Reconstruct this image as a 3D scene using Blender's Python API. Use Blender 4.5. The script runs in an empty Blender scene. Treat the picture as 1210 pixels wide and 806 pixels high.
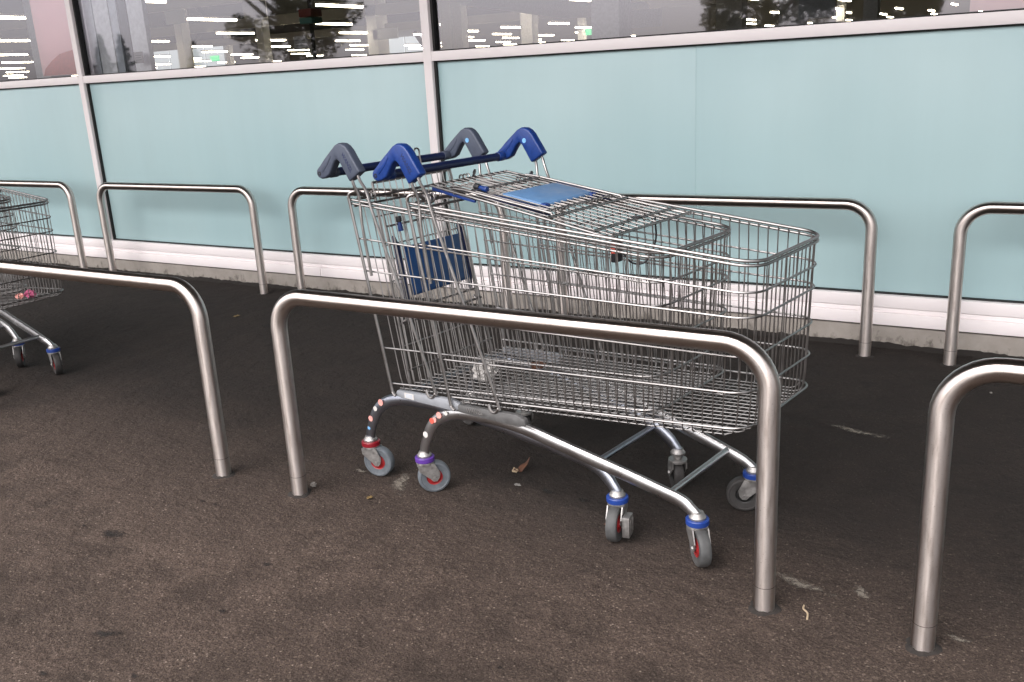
import bpy, bmesh, math, random
from mathutils import Vector, Matrix, noise
random.seed(7)
R = math.radians
scene = bpy.context.scene
C = scene.collection

# ------------------------------------------------------------------ camera
CAM_Z = 1.2272
yaw, pitch, roll = -0.5528, 0.2840, -0.0548
fw = Vector((math.sin(yaw)*math.cos(pitch), math.cos(yaw)*math.cos(pitch), -math.sin(pitch)))
rt = Vector((math.cos(yaw), -math.sin(yaw), 0)); up = rt.cross(fw)
r2 = rt*math.cos(roll) + up*math.sin(roll); u2 = -rt*math.sin(roll) + up*math.cos(roll)
cam_d = bpy.data.cameras.new('camera'); cam = bpy.data.objects.new('camera', cam_d); C.objects.link(cam)
cam.matrix_world = Matrix(((r2.x, u2.x, -fw.x, 0), (r2.y, u2.y, -fw.y, 0), (r2.z, u2.z, -fw.z, CAM_Z), (0, 0, 0, 1)))
cam_d.sensor_fit = 'HORIZONTAL'; cam_d.sensor_width = 36.0
cam_d.lens = 1093.8/1210*36.0
cam_d.clip_start = 0.05; cam_d.clip_end = 600
scene.camera = cam

# ------------------------------------------------------------------ sky, sun, exposure
SUN_EL, SUN_AZ = 52.0, 192.0          # degrees; azimuth clockwise from +Y
w = bpy.data.worlds.new('World'); scene.world = w; w.use_nodes = True
nt = w.node_tree; nt.nodes.clear()
wo = nt.nodes.new('ShaderNodeOutputWorld'); bg = nt.nodes.new('ShaderNodeBackground')
sky = nt.nodes.new('ShaderNodeTexSky'); sky.sky_type = 'NISHITA'; sky.sun_disc = False
sky.sun_elevation = R(SUN_EL); sky.sun_rotation = R(SUN_AZ)
sky.air_density = 1.0; sky.dust_density = 3.0; sky.ozone_density = 1.0
hs = nt.nodes.new('ShaderNodeHueSaturation'); hs.inputs['Saturation'].default_value = 0.16
tint = nt.nodes.new('ShaderNodeMixRGB'); tint.blend_type = 'MULTIPLY'; tint.inputs[0].default_value = 1.0
tint.inputs[2].default_value = (1.0, 0.955, 0.95, 1)
nt.links.new(sky.outputs[0], hs.inputs['Color']); nt.links.new(hs.outputs[0], tint.inputs[1])
nt.links.new(tint.outputs[0], bg.inputs['Color'])
bg.inputs['Strength'].default_value = 0.15
nt.links.new(bg.outputs[0], wo.inputs['Surface'])
sd = bpy.data.lights.new('sun', 'SUN'); sun = bpy.data.objects.new('sun', sd); C.objects.link(sun)
sd.energy = 0.5; sd.angle = R(90); sd.color = (1.0, 0.96, 0.92)
az, el = R(SUN_AZ), R(SUN_EL)
sdir = Vector((math.sin(az)*math.cos(el), math.cos(az)*math.cos(el), math.sin(el)))
sun.rotation_euler = (-sdir).to_track_quat('-Z', 'Y').to_euler()
vs = scene.view_settings
vs.view_transform = 'Standard'; vs.look = 'None'; vs.gamma = 1.0; vs.use_curve_mapping = False
vs.exposure = 1.55
scene.cycles.use_denoising = True
scene.cycles.max_bounces = 10
scene.cycles.transparent_max_bounces = 16

# ------------------------------------------------------------------ materials
MATS = {}
def new_mat(name):
    m = bpy.data.materials.new(name); m.use_nodes = True
    MATS[name] = m
    return m, m.node_tree, m.node_tree.nodes['Principled BSDF']
def N(nt, t, **kw):
    n = nt.nodes.new(t)
    for k, v in kw.items():
        if k in n.inputs: n.inputs[k].default_value = v
        else: setattr(n, k, v)
    return n
def ramp(nt, src, stops):
    r = nt.nodes.new('ShaderNodeValToRGB'); e = r.color_ramp.elements
    while len(e) < len(stops): e.new(0.5)
    for i, (p, c) in enumerate(stops):
        e[i].position = p; e[i].color = c if len(c) == 4 else (*c, 1)
    nt.links.new(src, r.inputs[0]); return r
def mix(nt, fac, a, b, mode='MIX'):
    m = nt.nodes.new('ShaderNodeMixRGB'); m.blend_type = mode
    for s, v in ((m.inputs[0], fac), (m.inputs[1], a), (m.inputs[2], b)):
        if hasattr(v, 'is_output'): nt.links.new(v, s)
        elif isinstance(v, (int, float)): s.default_value = v
        else: s.default_value = v if len(v) == 4 else (*v, 1)
    return m
def mrange(nt, src, a, b, c, d):
    m = nt.nodes.new('ShaderNodeMapRange'); nt.links.new(src, m.inputs[0])
    for i, v in enumerate((a, b, c, d)): m.inputs[i+1].default_value = v
    return m
def bump(nt, bs, src, strength, dist):
    b = nt.nodes.new('ShaderNodeBump'); b.inputs['Strength'].default_value = strength
    b.inputs['Distance'].default_value = dist
    nt.links.new(src, b.inputs['Height']); nt.links.new(b.outputs[0], bs.inputs['Normal'])
    return b
def coords(nt, scale=(1, 1, 1), kind='Object'):
    tc = nt.nodes.new('ShaderNodeTexCoord'); mp = nt.nodes.new('ShaderNodeMapping')
    mp.inputs['Scale'].default_value = scale
    nt.links.new(tc.outputs[kind], mp.inputs[0]); return mp.outputs[0]
def tex(nt, co, t='ShaderNodeTexNoise', **kw):
    n = N(nt, t, **kw); nt.links.new(co, n.inputs['Vector']); return n

def simple(name, col, rough=0.5, metal=0.0, var=0.12, scale=30, spec=None, bumpy=0.0, rvar=0.1, dirt=None):
    m, t, b = new_mat(name)
    co = coords(t)
    n = tex(t, co, Scale=scale, Detail=5.0, Roughness=0.6)
    lo = tuple(c*(1-var) for c in col); hi = tuple(min(1, c*(1+var)) for c in col)
    r = ramp(t, n.outputs[0], [(0.3, lo), (0.7, hi)])
    out = r.outputs[0]
    if dirt:
        n2 = tex(t, co, Scale=scale*0.35, Detail=8.0, Roughness=0.7)
        f = mrange(t, n2.outputs[0], dirt[0], dirt[0]+0.12, 0, dirt[1])
        out = mix(t, f.outputs[0], out, dirt[2]).outputs[0]
    t.links.new(out, b.inputs['Base Color'])
    b.inputs['Metallic'].default_value = metal
    rr = mrange(t, n.outputs[0], 0.3, 0.7, max(0.02, rough-rvar), min(1, rough+rvar))
    t.links.new(rr.outputs[0], b.inputs['Roughness'])
    if spec is not None: b.inputs['Specular IOR Level'].default_value = spec
    if bumpy: bump(t, b, n.outputs[0], bumpy, 0.002)
    return m

def mat_steel():
    m, t, b = new_mat('stainless_steel')
    co = coords(t, (1, 1, 1), 'UV')
    mp = t.nodes.new('ShaderNodeMapping'); mp.inputs['Scale'].default_value = (900, 14, 1)
    t.links.new(co, mp.inputs[0])
    br = tex(t, mp.outputs[0], Scale=1.0, Detail=3.0)
    mp2 = t.nodes.new('ShaderNodeMapping'); mp2.inputs['Scale'].default_value = (14, 11, 1)
    t.links.new(co, mp2.inputs[0])
    sm = tex(t, mp2.outputs[0], Scale=1.0, Detail=8.0, Roughness=0.7)
    c = ramp(t, sm.outputs[0], [(0.28, (0.40, 0.345, 0.315)), (0.47, (0.585, 0.53, 0.495)), (0.75, (0.65, 0.60, 0.57))])
    # thin dark lengthwise weld seam on one side of the tube
    sx = t.nodes.new('ShaderNodeSeparateXYZ'); t.links.new(co, sx.inputs[0])
    su = t.nodes.new('ShaderNodeMath'); su.operation = 'SUBTRACT'; su.inputs[1].default_value = 0.03
    t.links.new(sx.outputs[0], su.inputs[0])
    ab = t.nodes.new('ShaderNodeMath'); ab.operation = 'ABSOLUTE'; t.links.new(su.outputs[0], ab.inputs[0])
    sf = mrange(t, ab.outputs[0], 0.0006, 0.0016, 0.55, 0.0)
    c2 = mix(t, sf.outputs[0], c.outputs[0], (0.09, 0.07, 0.06))
    # fine scratches running round the tube
    mp3 = t.nodes.new('ShaderNodeMapping'); mp3.inputs['Scale'].default_value = (30, 420, 1)
    t.links.new(co, mp3.inputs[0])
    sc_ = tex(t, mp3.outputs[0], Scale=1.0, Detail=4.0)
    f3 = mrange(t, sc_.outputs[0], 0.63, 0.70, 0, 0.6)
    c3 = mix(t, f3.outputs[0], c2.outputs[0], (0.26, 0.2, 0.17))
    t.links.new(c3.outputs[0], b.inputs['Base Color'])
    b.inputs['Metallic'].default_value = 1.0
    rr = mrange(t, sm.outputs[0], 0.3, 0.7, 0.29, 0.35)
    t.links.new(rr.outputs[0], b.inputs['Roughness'])
    # polished round the circumference, so reflections smear along the tube's length
    tg = t.nodes.new('ShaderNodeTangent'); tg.direction_type = 'UV_MAP'; tg.uv_map = 'UVMap'
    t.links.new(tg.outputs[0], b.inputs['Tangent'])
    b.inputs['Anisotropic'].default_value = 0.97; b.inputs['Anisotropic Rotation'].default_value = 0.25
mat_steel()
simple('grit', (0.020, 0.0165, 0.0145), 0.95, 0, var=0.5, scale=120)
simple('weld_dark', (0.10, 0.08, 0.07), 0.5, 0.6)
simple('zinc_wire', (0.325, 0.312, 0.305), 0.37, 1.0, var=0.18, scale=24, rvar=0.08, dirt=(0.58, 0.4, (0.12, 0.10, 0.085)))
simple('zinc_old', (0.30, 0.285, 0.275), 0.42, 1.0, var=0.3, scale=26, dirt=(0.5, 0.6, (0.12, 0.10, 0.09)))
simple('zinc_tube', (0.52, 0.52, 0.525), 0.33, 1.0, var=0.10, scale=14, rvar=0.06, dirt=(0.62, 0.25, (0.25, 0.22, 0.2)))
simple('zinc_tube_blue', (0.36, 0.385, 0.44), 0.32, 1.0, var=0.08, scale=14, rvar=0.05)
simple('fork_zinc', (0.40, 0.39, 0.38), 0.48, 0.9, var=0.25, scale=70, dirt=(0.52, 0.5, (0.12, 0.10, 0.08)))
simple('bracket_plastic', (0.11, 0.11, 0.11), 0.5, 0.25, var=0.2, scale=60, dirt=(0.55, 0.5, (0.08, 0.07, 0.06)))
simple('bracket_light', (0.28, 0.295, 0.32), 0.45, 0.1, var=0.08, scale=50)
simple('blue_plastic', (0.007, 0.036, 0.185), 0.36, 0, var=0.15, scale=90, rvar=0.08, dirt=(0.62, 0.2, (0.1, 0.14, 0.3)))
simple('grey_plastic', (0.055, 0.068, 0.10), 0.5, 0, var=0.12, scale=90)
simple('word_dark', (0.012, 0.02, 0.075), 0.5, 0)
simple('navy_bar', (0.006, 0.013, 0.055), 0.38, 0, var=0.2, scale=50)
simple('seat_blue', (0.10, 0.215, 0.40), 0.42, 0, var=0.1, scale=26, dirt=(0.56, 0.4, (0.2, 0.32, 0.5)))
simple('seat_navy', (0.008, 0.05, 0.16), 0.42, 0, var=0.15, scale=20, dirt=(0.6, 0.2, (0.05, 0.12, 0.2)))
simple('dark_plastic', (0.015, 0.015, 0.018), 0.5, 0)
simple('collar_blue', (0.010, 0.040, 0.22), 0.40, 0, dirt=(0.6, 0.3, (0.03, 0.04, 0.08)))
simple('collar_purple', (0.085, 0.03, 0.24), 0.42, 0)
simple('collar_red', (0.20, 0.008, 0.016), 0.3, 0)
simple('tyre_grey', (0.065, 0.067, 0.068), 0.62, 0, var=0.25, scale=60, dirt=(0.48, 0.55, (0.05, 0.045, 0.04)))
simple('tyre_pale', (0.105, 0.12, 0.135), 0.5, 0, var=0.2, scale=60, dirt=(0.55, 0.5, (0.06, 0.055, 0.05)))
simple('tyre_dark', (0.03, 0.028, 0.027), 0.65, 0, var=0.3, scale=60)
simple('hub_red', (0.27, 0.012, 0.014), 0.45, 0, var=0.2, scale=60)
simple('hub_black', (0.012, 0.012, 0.012), 0.5, 0)
simple('sticker_pink', (0.72, 0.34, 0.30), 0.55, 0, dirt=(0.55, 0.3, (0.6, 0.5, 0.45)))
simple('sticker_red', (0.62, 0.10, 0.07), 0.55, 0)
simple('sticker_white', (0.62, 0.60, 0.57), 0.6, 0, var=0.15, dirt=(0.5, 0.5, (0.35, 0.33, 0.30)))
simple('label_print', (0.45, 0.50, 0.58), 0.5, 0)
simple('dot_blue', (0.18, 0.42, 0.72), 0.45, 0)
simple('white_frame', (0.88, 0.82, 0.82), 0.40, 0, var=0.025, scale=3, rvar=0.04, dirt=(0.60, 0.16, (0.50, 0.44, 0.40)))
simple('gasket', (0.012, 0.012, 0.012), 0.7, 0)
simple('soffit', (0.16, 0.155, 0.15), 0.8, 0)
simple('fascia', (0.55, 0.55, 0.55), 0.6, 0)
simple('interior_wall', (0.42, 0.40, 0.38), 0.8, 0)
simple('interior_dark', (0.035, 0.032, 0.03), 0.8, 0)
simple('interior_floor', (0.16, 0.15, 0.14), 0.5, 0)
simple('column_white', (0.84, 0.84, 0.86), 0.6, 0)
simple('shelf_brown', (0.05, 0.035, 0.025), 0.7, 0, var=0.6, scale=5)
simple('poster_pink', (0.96, 0.66, 0.65), 0.6, 0, var=0.05, scale=2)
simple('roof_reflection_red', (0.60, 0.21, 0.17), 0.6, 0)
simple('paper_white', (0.52, 0.505, 0.485), 0.8, 0, var=0.08, scale=60)
simple('paper_pink', (0.45, 0.10, 0.20), 0.8, 0, var=0.3, scale=60)
simple('paper_grey', (0.24, 0.23, 0.215), 0.8, 0)
simple('ink', (0.1, 0.1, 0.1), 0.8, 0)
simple('dead_leaf', (0.10, 0.042, 0.022), 0.7, 0, var=0.5, scale=60)
simple('yellow_leaf', (0.20, 0.13, 0.045), 0.7, 0, var=0.4, scale=60)
simple('twig_wood', (0.42, 0.33, 0.22), 0.8, 0)
simple('pebble', (0.28, 0.26, 0.235), 0.8, 0, var=0.2)
simple('beacon_red', (0.3, 0.05, 0.04), 0.5, 0)
simple('beacon_teal', (0.08, 0.25, 0.22), 0.5, 0)
simple('brick_far', (0.30, 0.12, 0.085), 0.8, 0)
simple('bark', (0.10, 0.08, 0.06), 0.9, 0, var=0.4, scale=12)
def mat_goods():
    m, t, b = new_mat('shelf_goods')
    co = coords(t, (1, 1, 1)); v = tex(t, co, 'ShaderNodeTexVoronoi', Scale=3.2)
    h = mix(t, 0.55, v.outputs['Color'], (0.05, 0.04, 0.03)); h2 = mix(t, 1.0, h.outputs[0], (0.30, 0.26, 0.22), 'MULTIPLY')
    sx = t.nodes.new('ShaderNodeSeparateXYZ'); t.links.new(co, sx.inputs[0])
    wv = t.nodes.new('ShaderNodeMath'); wv.operation = 'FRACT'
    ml = t.nodes.new('ShaderNodeMath'); ml.operation = 'MULTIPLY'; ml.inputs[1].default_value = 2.4
    t.links.new(sx.outputs[2], ml.inputs[0]); t.links.new(ml.outputs[0], wv.inputs[0])
    f = mrange(t, wv.outputs[0], 0.80, 0.84, 0.0, 1.0); c = mix(t, f.outputs[0], h2.outputs[0], (0.02, 0.018, 0.016))
    t.links.new(c.outputs[0], b.inputs['Base Color']); b.inputs['Roughness'].default_value = 0.6
mat_goods()
def foliage(name, col):
    m, t, b = new_mat(name)
    oi = t.nodes.new('ShaderNodeNewGeometry')
    r = ramp(t, oi.outputs['Random Per Island'], [(0, tuple(c*0.5 for c in col)), (1, tuple(c*1.5 for c in col))])
    t.links.new(r.outputs[0], b.inputs['Base Color']); b.inputs['Roughness'].default_value = 0.6
foliage('leaf_dark', (0.06, 0.075, 0.035)); foliage('leaf_conifer', (0.09, 0.12, 0.075))
def emit(name, col, s):
    m, t, b = new_mat(name)
    b.inputs['Base Color'].default_value = (0.8, 0.8, 0.8, 1)
    b.inputs['Emission Color'].default_value = (*col, 1); b.inputs['Emission Strength'].default_value = s
emit('tube_lit', (1.0, 0.86, 0.62), 12.0); simple('board_grey', (0.60, 0.63, 0.68), 0.6); simple('board_dark', (0.10, 0.105, 0.115), 0.6)
emit('far_daylight', (0.90, 0.95, 0.98), 0.22); emit('exit_lit', (0.0, 0.55, 0.2), 0.5)

def mat_glass():
    m, t, b = new_mat('window_glass'); t.nodes.remove(b)
    out = t.nodes['Material Output']
    tr = N(t, 'ShaderNodeBsdfTransparent'); tr.inputs[0].default_value = (0.86, 0.88, 0.88, 1)
    gl = N(t, 'ShaderNodeBsdfGlossy'); gl.inputs['Roughness'].default_value = 0.022
    gl.inputs['Color'].default_value = (0.90, 0.895, 1.0, 1)
    fr = N(t, 'ShaderNodeFresnel'); fr.inputs['IOR'].default_value = 2.2
    mx = N(t, 'ShaderNodeMixShader')
    t.links.new(fr.outputs[0], mx.inputs[0]); t.links.new(tr.outputs[0], mx.inputs[1]); t.links.new(gl.outputs[0], mx.inputs[2])
    t.links.new(mx.outputs[0], out.inputs['Surface'])
mat_glass()
def mat_panel():
    m, t, b = new_mat('spandrel_glass')
    co = coords(t)
    n = tex(t, co, Scale=0.9, Detail=3.0)
    c = ramp(t, n.outputs[0], [(0.3, (0.39, 0.56, 0.585)), (0.7, (0.425, 0.585, 0.60))])
    n2 = tex(t, co, Scale=6.0, Detail=9.0, Roughness=0.7)
    f = mrange(t, n2.outputs[0], 0.5, 0.85, 0.0, 0.12)
    c2 = mix(t, f.outputs[0], c.outputs[0], (0.42, 0.52, 0.52))
    mp = t.nodes.new('ShaderNodeMapping'); mp.inputs['Scale'].default_value = (7, 7, 0.45); t.links.new(co, mp.inputs[0])
    n3 = tex(t, mp.outputs[0], Scale=1.0, Detail=6.0, Roughness=0.6)
    f3 = mrange(t, n3.outputs[0], 0.3, 0.7, 0.978, 1.015)
    c2 = mix(t, 1.0, c2.outputs[0], f3.outputs[0], 'MULTIPLY')
    t.links.new(c2.outputs[0], b.inputs['Base Color'])
    rr = mrange(t, n2.outputs[0], 0.35, 0.7, 0.28, 0.36)
    t.links.new(rr.outputs[0], b.inputs['Roughness'])
    b.inputs['IOR'].default_value = 1.5
mat_panel()
def mat_concrete():
    m, t, b = new_mat('plinth_concrete')
    co = coords(t)
    n = tex(t, co, Scale=9.0, Detail=9.0, Roughness=0.65)
    c = ramp(t, n.outputs[0], [(0.3, (0.25, 0.225, 0.20)), (0.7, (0.34, 0.31, 0.28))])
    mp = t.nodes.new('ShaderNodeMapping'); mp.inputs['Scale'].default_value = (16, 12, 11); t.links.new(co, mp.inputs[0])
    n2 = tex(t, mp.outputs[0], Scale=1.0, Detail=6.0, Roughness=0.7)
    # splashed soil: streaks and spots, more of them low down on the plinth
    sx = t.nodes.new('ShaderNodeSeparateXYZ'); t.links.new(co, sx.inputs[0])
    hgt = mrange(t, sx.outputs[2], 0.0, 0.085, 0.16, -0.08)
    ad = t.nodes.new('ShaderNodeMath'); ad.operation = 'ADD'
    t.links.new(n2.outputs[0], ad.inputs[0]); t.links.new(hgt.outputs[0], ad.inputs[1])
    f = mrange(t, ad.outputs[0], 0.60, 0.74, 0.0, 0.75)
    c2 = mix(t, f.outputs[0], c.outputs[0], (0.055, 0.045, 0.038))
    t.links.new(c2.outputs[0], b.inputs['Base Color'])
    b.inputs['Roughness'].default_value = 0.9
    bump(t, b, n.outputs[0], 0.35, 0.004)
mat_concrete()
def mat_tarmac():
    m, t, b = new_mat('tarmac')
    co = coords(t)
    fine = tex(t, co, Scale=210.0, Detail=5.0, Roughness=0.8)
    big = tex(t, co, Scale=1.1, Detail=7.0, Roughness=0.6)
    mid = tex(t, co, Scale=7.0, Detail=8.0, Roughness=0.68)
    base = ramp(t, fine.outputs[0], [(0.33, (0.010, 0.0078, 0.0066)), (0.46, (0.046, 0.0335, 0.027)), (0.55, (0.073, 0.053, 0.043)), (0.66, (0.17, 0.13, 0.105))])
    vc = tex(t, co, 'ShaderNodeTexVoronoi', Scale=250.0)
    wc = tex(t, vc.outputs['Position'], 'ShaderNodeTexWhiteNoise')
    chip = ramp(t, wc.outputs[0], [(0.0, (0.024, 0.0172, 0.0138)), (0.3, (0.050, 0.0358, 0.0288)), (0.7, (0.074, 0.0535, 0.0432)), (0.93, (0.106, 0.079, 0.063)), (1.0, (0.19, 0.15, 0.122))])
    base = mix(t, 0.55, base.outputs[0], chip.outputs[0])
    # pale grains of aggregate
    vo = tex(t, co, 'ShaderNodeTexVoronoi', Scale=120.0)
    g = mrange(t, vo.outputs['Distance'], 0.16, 0.36, 1.0, 0.0)
    gsel = tex(t, vo.outputs['Position'], 'ShaderNodeTexWhiteNoise')
    gs = mrange(t, gsel.outputs[0], 0.90, 0.96, 0.0, 0.8)
    gm = t.nodes.new('ShaderNodeMath'); gm.operation = 'MULTIPLY'
    t.links.new(g.outputs[0], gm.inputs[0]); t.links.new(gs.outputs[0], gm.inputs[1])
    c1 = mix(t, gm.outputs[0], base.outputs[0], (0.28, 0.23, 0.19))
    # soft patches
    f = mrange(t, big.outputs[0], 0.35, 0.68, 0.88, 1.36)
    c2 = mix(t, 1.0, c1.outputs[0], f.outputs[0], 'MULTIPLY')
    f2 = mrange(t, mid.outputs[0], 0.34, 0.68, 0.68, 1.26)
    c3 = mix(t, 1.0, c2.outputs[0], f2.outputs[0], 'MULTIPLY')
    # darker tarmac from the front rail row to the wall, with a ragged edge
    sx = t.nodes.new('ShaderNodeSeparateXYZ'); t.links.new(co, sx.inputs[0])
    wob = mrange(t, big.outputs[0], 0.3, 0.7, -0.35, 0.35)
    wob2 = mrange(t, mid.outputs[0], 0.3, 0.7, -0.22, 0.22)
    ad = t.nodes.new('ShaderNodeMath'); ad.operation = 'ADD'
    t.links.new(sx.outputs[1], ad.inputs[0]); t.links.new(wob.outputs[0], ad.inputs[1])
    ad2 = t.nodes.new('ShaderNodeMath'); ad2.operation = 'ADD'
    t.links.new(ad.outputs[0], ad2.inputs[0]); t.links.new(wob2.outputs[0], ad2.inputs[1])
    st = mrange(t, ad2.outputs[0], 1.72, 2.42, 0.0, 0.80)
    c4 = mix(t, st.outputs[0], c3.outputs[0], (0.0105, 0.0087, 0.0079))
    # dark blots (old gum, oil)
    v2 = tex(t, co, 'ShaderNodeTexVoronoi', Scale=2.6)
    v2.inputs['Randomness'].default_value = 1.0
    wn = tex(t, co, Scale=28.0, Detail=4.0)
    ww = mrange(t, wn.outputs[0], 0.3, 0.7, -0.05, 0.05)
    ad3 = t.nodes.new('ShaderNodeMath'); ad3.operation = 'ADD'
    t.links.new(v2.outputs['Distance'], ad3.inputs[0]); t.links.new(ww.outputs[0], ad3.inputs[1])
    bl = mrange(t, ad3.outputs[0], 0.02, 0.10, 0.7, 0.0)
    c5 = mix(t, bl.outputs[0], c4.outputs[0], (0.009, 0.0078, 0.007))
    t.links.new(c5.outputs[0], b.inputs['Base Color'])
    b.inputs['Roughness'].default_value = 0.92
    b.inputs['Specular IOR Level'].default_value = 0.25
    b1 = t.nodes.new('ShaderNodeBump'); b1.inputs['Strength'].default_value = 0.8; b1.inputs['Distance'].default_value = 0.05
    t.links.new(mid.outputs[0], b1.inputs['Height'])
    b2 = t.nodes.new('ShaderNodeBump'); b2.inputs['Strength'].default_value = 0.5; b2.inputs['Distance'].default_value = 0.0022
    t.links.new(wc.outputs[0], b2.inputs['Height']); t.links.new(b1.outputs[0], b2.inputs['Normal'])
    t.links.new(b2.outputs[0], b.inputs['Normal'])
mat_tarmac()
def mat_scuff():
    m, t, b = new_mat('pale_scuff')
    co = coords(t)
    n = tex(t, co, Scale=75.0, Detail=7.0, Roughness=0.8)
    ms = tex(t, co, Scale=16.0, Detail=3.0)
    ln = t.nodes.new('ShaderNodeTexCoord')
    vl = t.nodes.new('ShaderNodeVectorMath'); vl.operation = 'LENGTH'; t.links.new(ln.outputs['UV'], vl.inputs[0])
    edge = mrange(t, vl.outputs['Value'], 0.25, 1.0, 0.12, -0.26)
    a1 = t.nodes.new('ShaderNodeMath'); a1.operation = 'ADD'; t.links.new(n.outputs[0], a1.inputs[0]); t.links.new(edge.outputs[0], a1.inputs[1])
    a2 = t.nodes.new('ShaderNodeMath'); a2.operation = 'ADD'
    m2 = mrange(t, ms.outputs[0], 0.3, 0.7, -0.14, 0.14)
    t.links.new(a1.outputs[0], a2.inputs[0]); t.links.new(m2.outputs[0], a2.inputs[1])
    al = mrange(t, a2.outputs[0], 0.50, 0.66, 0.0, 0.75)
    t.links.new(al.outputs[0], b.inputs['Alpha'])
    b.inputs['Base Color'].default_value = (0.19, 0.168, 0.14, 1); b.inputs['Roughness'].default_value = 0.95
mat_scuff()

# ------------------------------------------------------------------ mesh helpers
class MB:
    def __init__(s): s.v = []; s.f = []; s.uv = {}
    def add(s, vs, fs):
        o = len(s.v); s.v += [tuple(x) for x in vs]; s.f += [tuple(i+o for i in f) for f in fs]
    def box(s, a, b):
        x0, y0, z0 = a; x1, y1, z1 = b
        s.add([(x0,y0,z0),(x1,y0,z0),(x1,y1,z0),(x0,y1,z0),(x0,y0,z1),(x1,y0,z1),(x1,y1,z1),(x0,y1,z1)],
              [(0,3,2,1),(4,5,6,7),(0,1,5,4),(1,2,6,5),(2,3,7,6),(3,0,4,7)])
    def tube(s, pts, r, n=6, caps=True, lat=None, rl=None, closed=False, uv=False):
        # sweep a circle (or, with lat, an ellipse rl across lat by r) along pts
        P = [Vector(p) for p in pts]; m = len(P); rings = []
        T = []
        for i in range(m):
            a = P[i-1] if (i or closed) else P[0]; b = P[(i+1) % m] if (i < m-1 or closed) else P[-1]
            T.append((b-a).normalized())
        if lat is None:
            ref = Vector((0,0,1)) if abs(T[0].z) < 0.9 else Vector((0,1,0))
            x = T[0].cross(ref).normalized()
        base = len(s.v); L = 0.0
        for i in range(m):
            if lat is not None:
                x = (Vector(lat) - T[i]*T[i].dot(Vector(lat))).normalized()
            else:
                x = (x - T[i]*T[i].dot(x)).normalized()
            y = T[i].cross(x)
            if i: L += (P[i]-P[i-1]).length
            rr = r[i] if isinstance(r, (list, tuple)) else r
            r1 = (rl[i] if isinstance(rl, (list, tuple)) else rl) if rl else rr
            for k in range(n):
                a = 2*math.pi*k/n
                s.v.append(tuple(P[i] + x*(r1*math.cos(a)) + y*(rr*math.sin(a))))
            rings.append(L)
        segs = m if closed else m-1
        for i in range(segs):
            j = (i+1) % m
            for k in range(n):
                k2 = (k+1) % n
                f = (base+i*n+k, base+i*n+k2, base+j*n+k2, base+j*n+k)
                if uv:
                    s.uv[len(s.f)] = [(k/n, rings[i]), ((k+1)/n, rings[i]), ((k+1)/n, rings[j]), (k/n, rings[j])]
                s.f.append(f)
        if caps and not closed:
            s.f.append(tuple(base+k for k in reversed(range(n))))
            s.f.append(tuple(base+(m-1)*n+k for k in range(n)))
    def lathe(s, prof, n=24, axis='z', off=(0,0,0)):
        # prof: list of (radius, height)
        base = len(s.v)
        for (r, h) in prof:
            for k in range(n):
                a = 2*math.pi*k/n; c, d = r*math.cos(a), r*math.sin(a)
                p = (c, d, h) if axis == 'z' else (c, h, d)
                s.v.append((p[0]+off[0], p[1]+off[1], p[2]+off[2]))
        for i in range(len(prof)-1):
            for k in range(n):
                k2 = (k+1) % n
                q = (base+i*n+k, base+i*n+k2, base+(i+1)*n+k2, base+(i+1)*n+k)
                s.f.append(q if axis == 'z' else q[::-1])
    def prism(s, poly, y0, y1):
        # poly in (x, z), extruded along y
        n = len(poly)
        s.add([(x, y0, z) for x, z in poly] + [(x, y1, z) for x, z in poly],
              [tuple(range(n)), tuple(reversed(range(n, 2*n)))] + [(i, i+n, (i+1) % n+n, (i+1) % n) for i in range(n)])
    def mesh(s, name, smooth=True, bev=0.0, seg=2, angle=35):
        me = bpy.data.meshes.new(name); me.from_pydata(s.v, [], s.f)
        if s.uv:
            l = me.uv_layers.new(name='UVMap')
            for p in me.polygons:
                u = s.uv.get(p.index)
                if u:
                    for li, c in zip(p.loop_indices, u): l.data[li].uv = c
        bm = bmesh.new(); bm.from_mesh(me)
        bmesh.ops.recalc_face_normals(bm, faces=bm.faces)
        if bev:
            es = [e for e in bm.edges if len(e.link_faces) == 2 and e.calc_face_angle(0) > R(30)]
            bmesh.ops.bevel(bm, geom=es, offset=bev, segments=seg, affect='EDGES', profile=0.5, clamp_overlap=True)
        if smooth:
            for f in bm.faces: f.smooth = True
            for e in bm.edges:
                if len(e.link_faces) == 2 and e.calc_face_angle(0) > R(angle): e.smooth = False
        bm.to_mesh(me); bm.free()
        return me
def catmull(pts, k=6):
    P = [Vector(p) for p in pts]; out = []
    for i in range(len(P)-1):
        a = P[i-1] if i else P[0]*2-P[1]; b = P[i]; c = P[i+1]; d = P[i+2] if i+2 < len(P) else P[-1]*2-P[-2]
        for j in range(k):
            t = j/k
            out.append(0.5*((2*b)+(c-a)*t+(2*a-5*b+4*c-d)*t*t+(3*b-a-3*c+d)*t**3))
    out.append(P[-1]); return out
def obj(name, me, m=None, parent=None, loc=None, rot=None, kind=None, label=None):
    if isinstance(me, MB): me = me.mesh(name)
    o = bpy.data.objects.new(name, me); C.objects.link(o)
    if m:
        if not me.materials: me.materials.append(None)
        o.material_slots[0].link = 'OBJECT'; o.material_slots[0].material = MATS[m]
    if parent: o.parent = parent
    if loc is not None: o.location = loc
    if rot is not None: o.rotation_euler = rot
    if kind: o['kind'] = kind
    if label: o['label'] = label
    return o
def empty(name, loc=(0,0,0), rz=0, label=None, cat=None, group=None):
    o = bpy.data.objects.new(name, None); C.objects.link(o); o.location = loc; o.rotation_euler = (0,0,rz)
    o.empty_display_size = 0.1
    return tag(o, label, cat, group)
def tag(o, label, cat, group=None):
    if label: o['label'] = label
    if cat: o['category'] = cat
    if group: o['group'] = group
    return o
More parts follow.
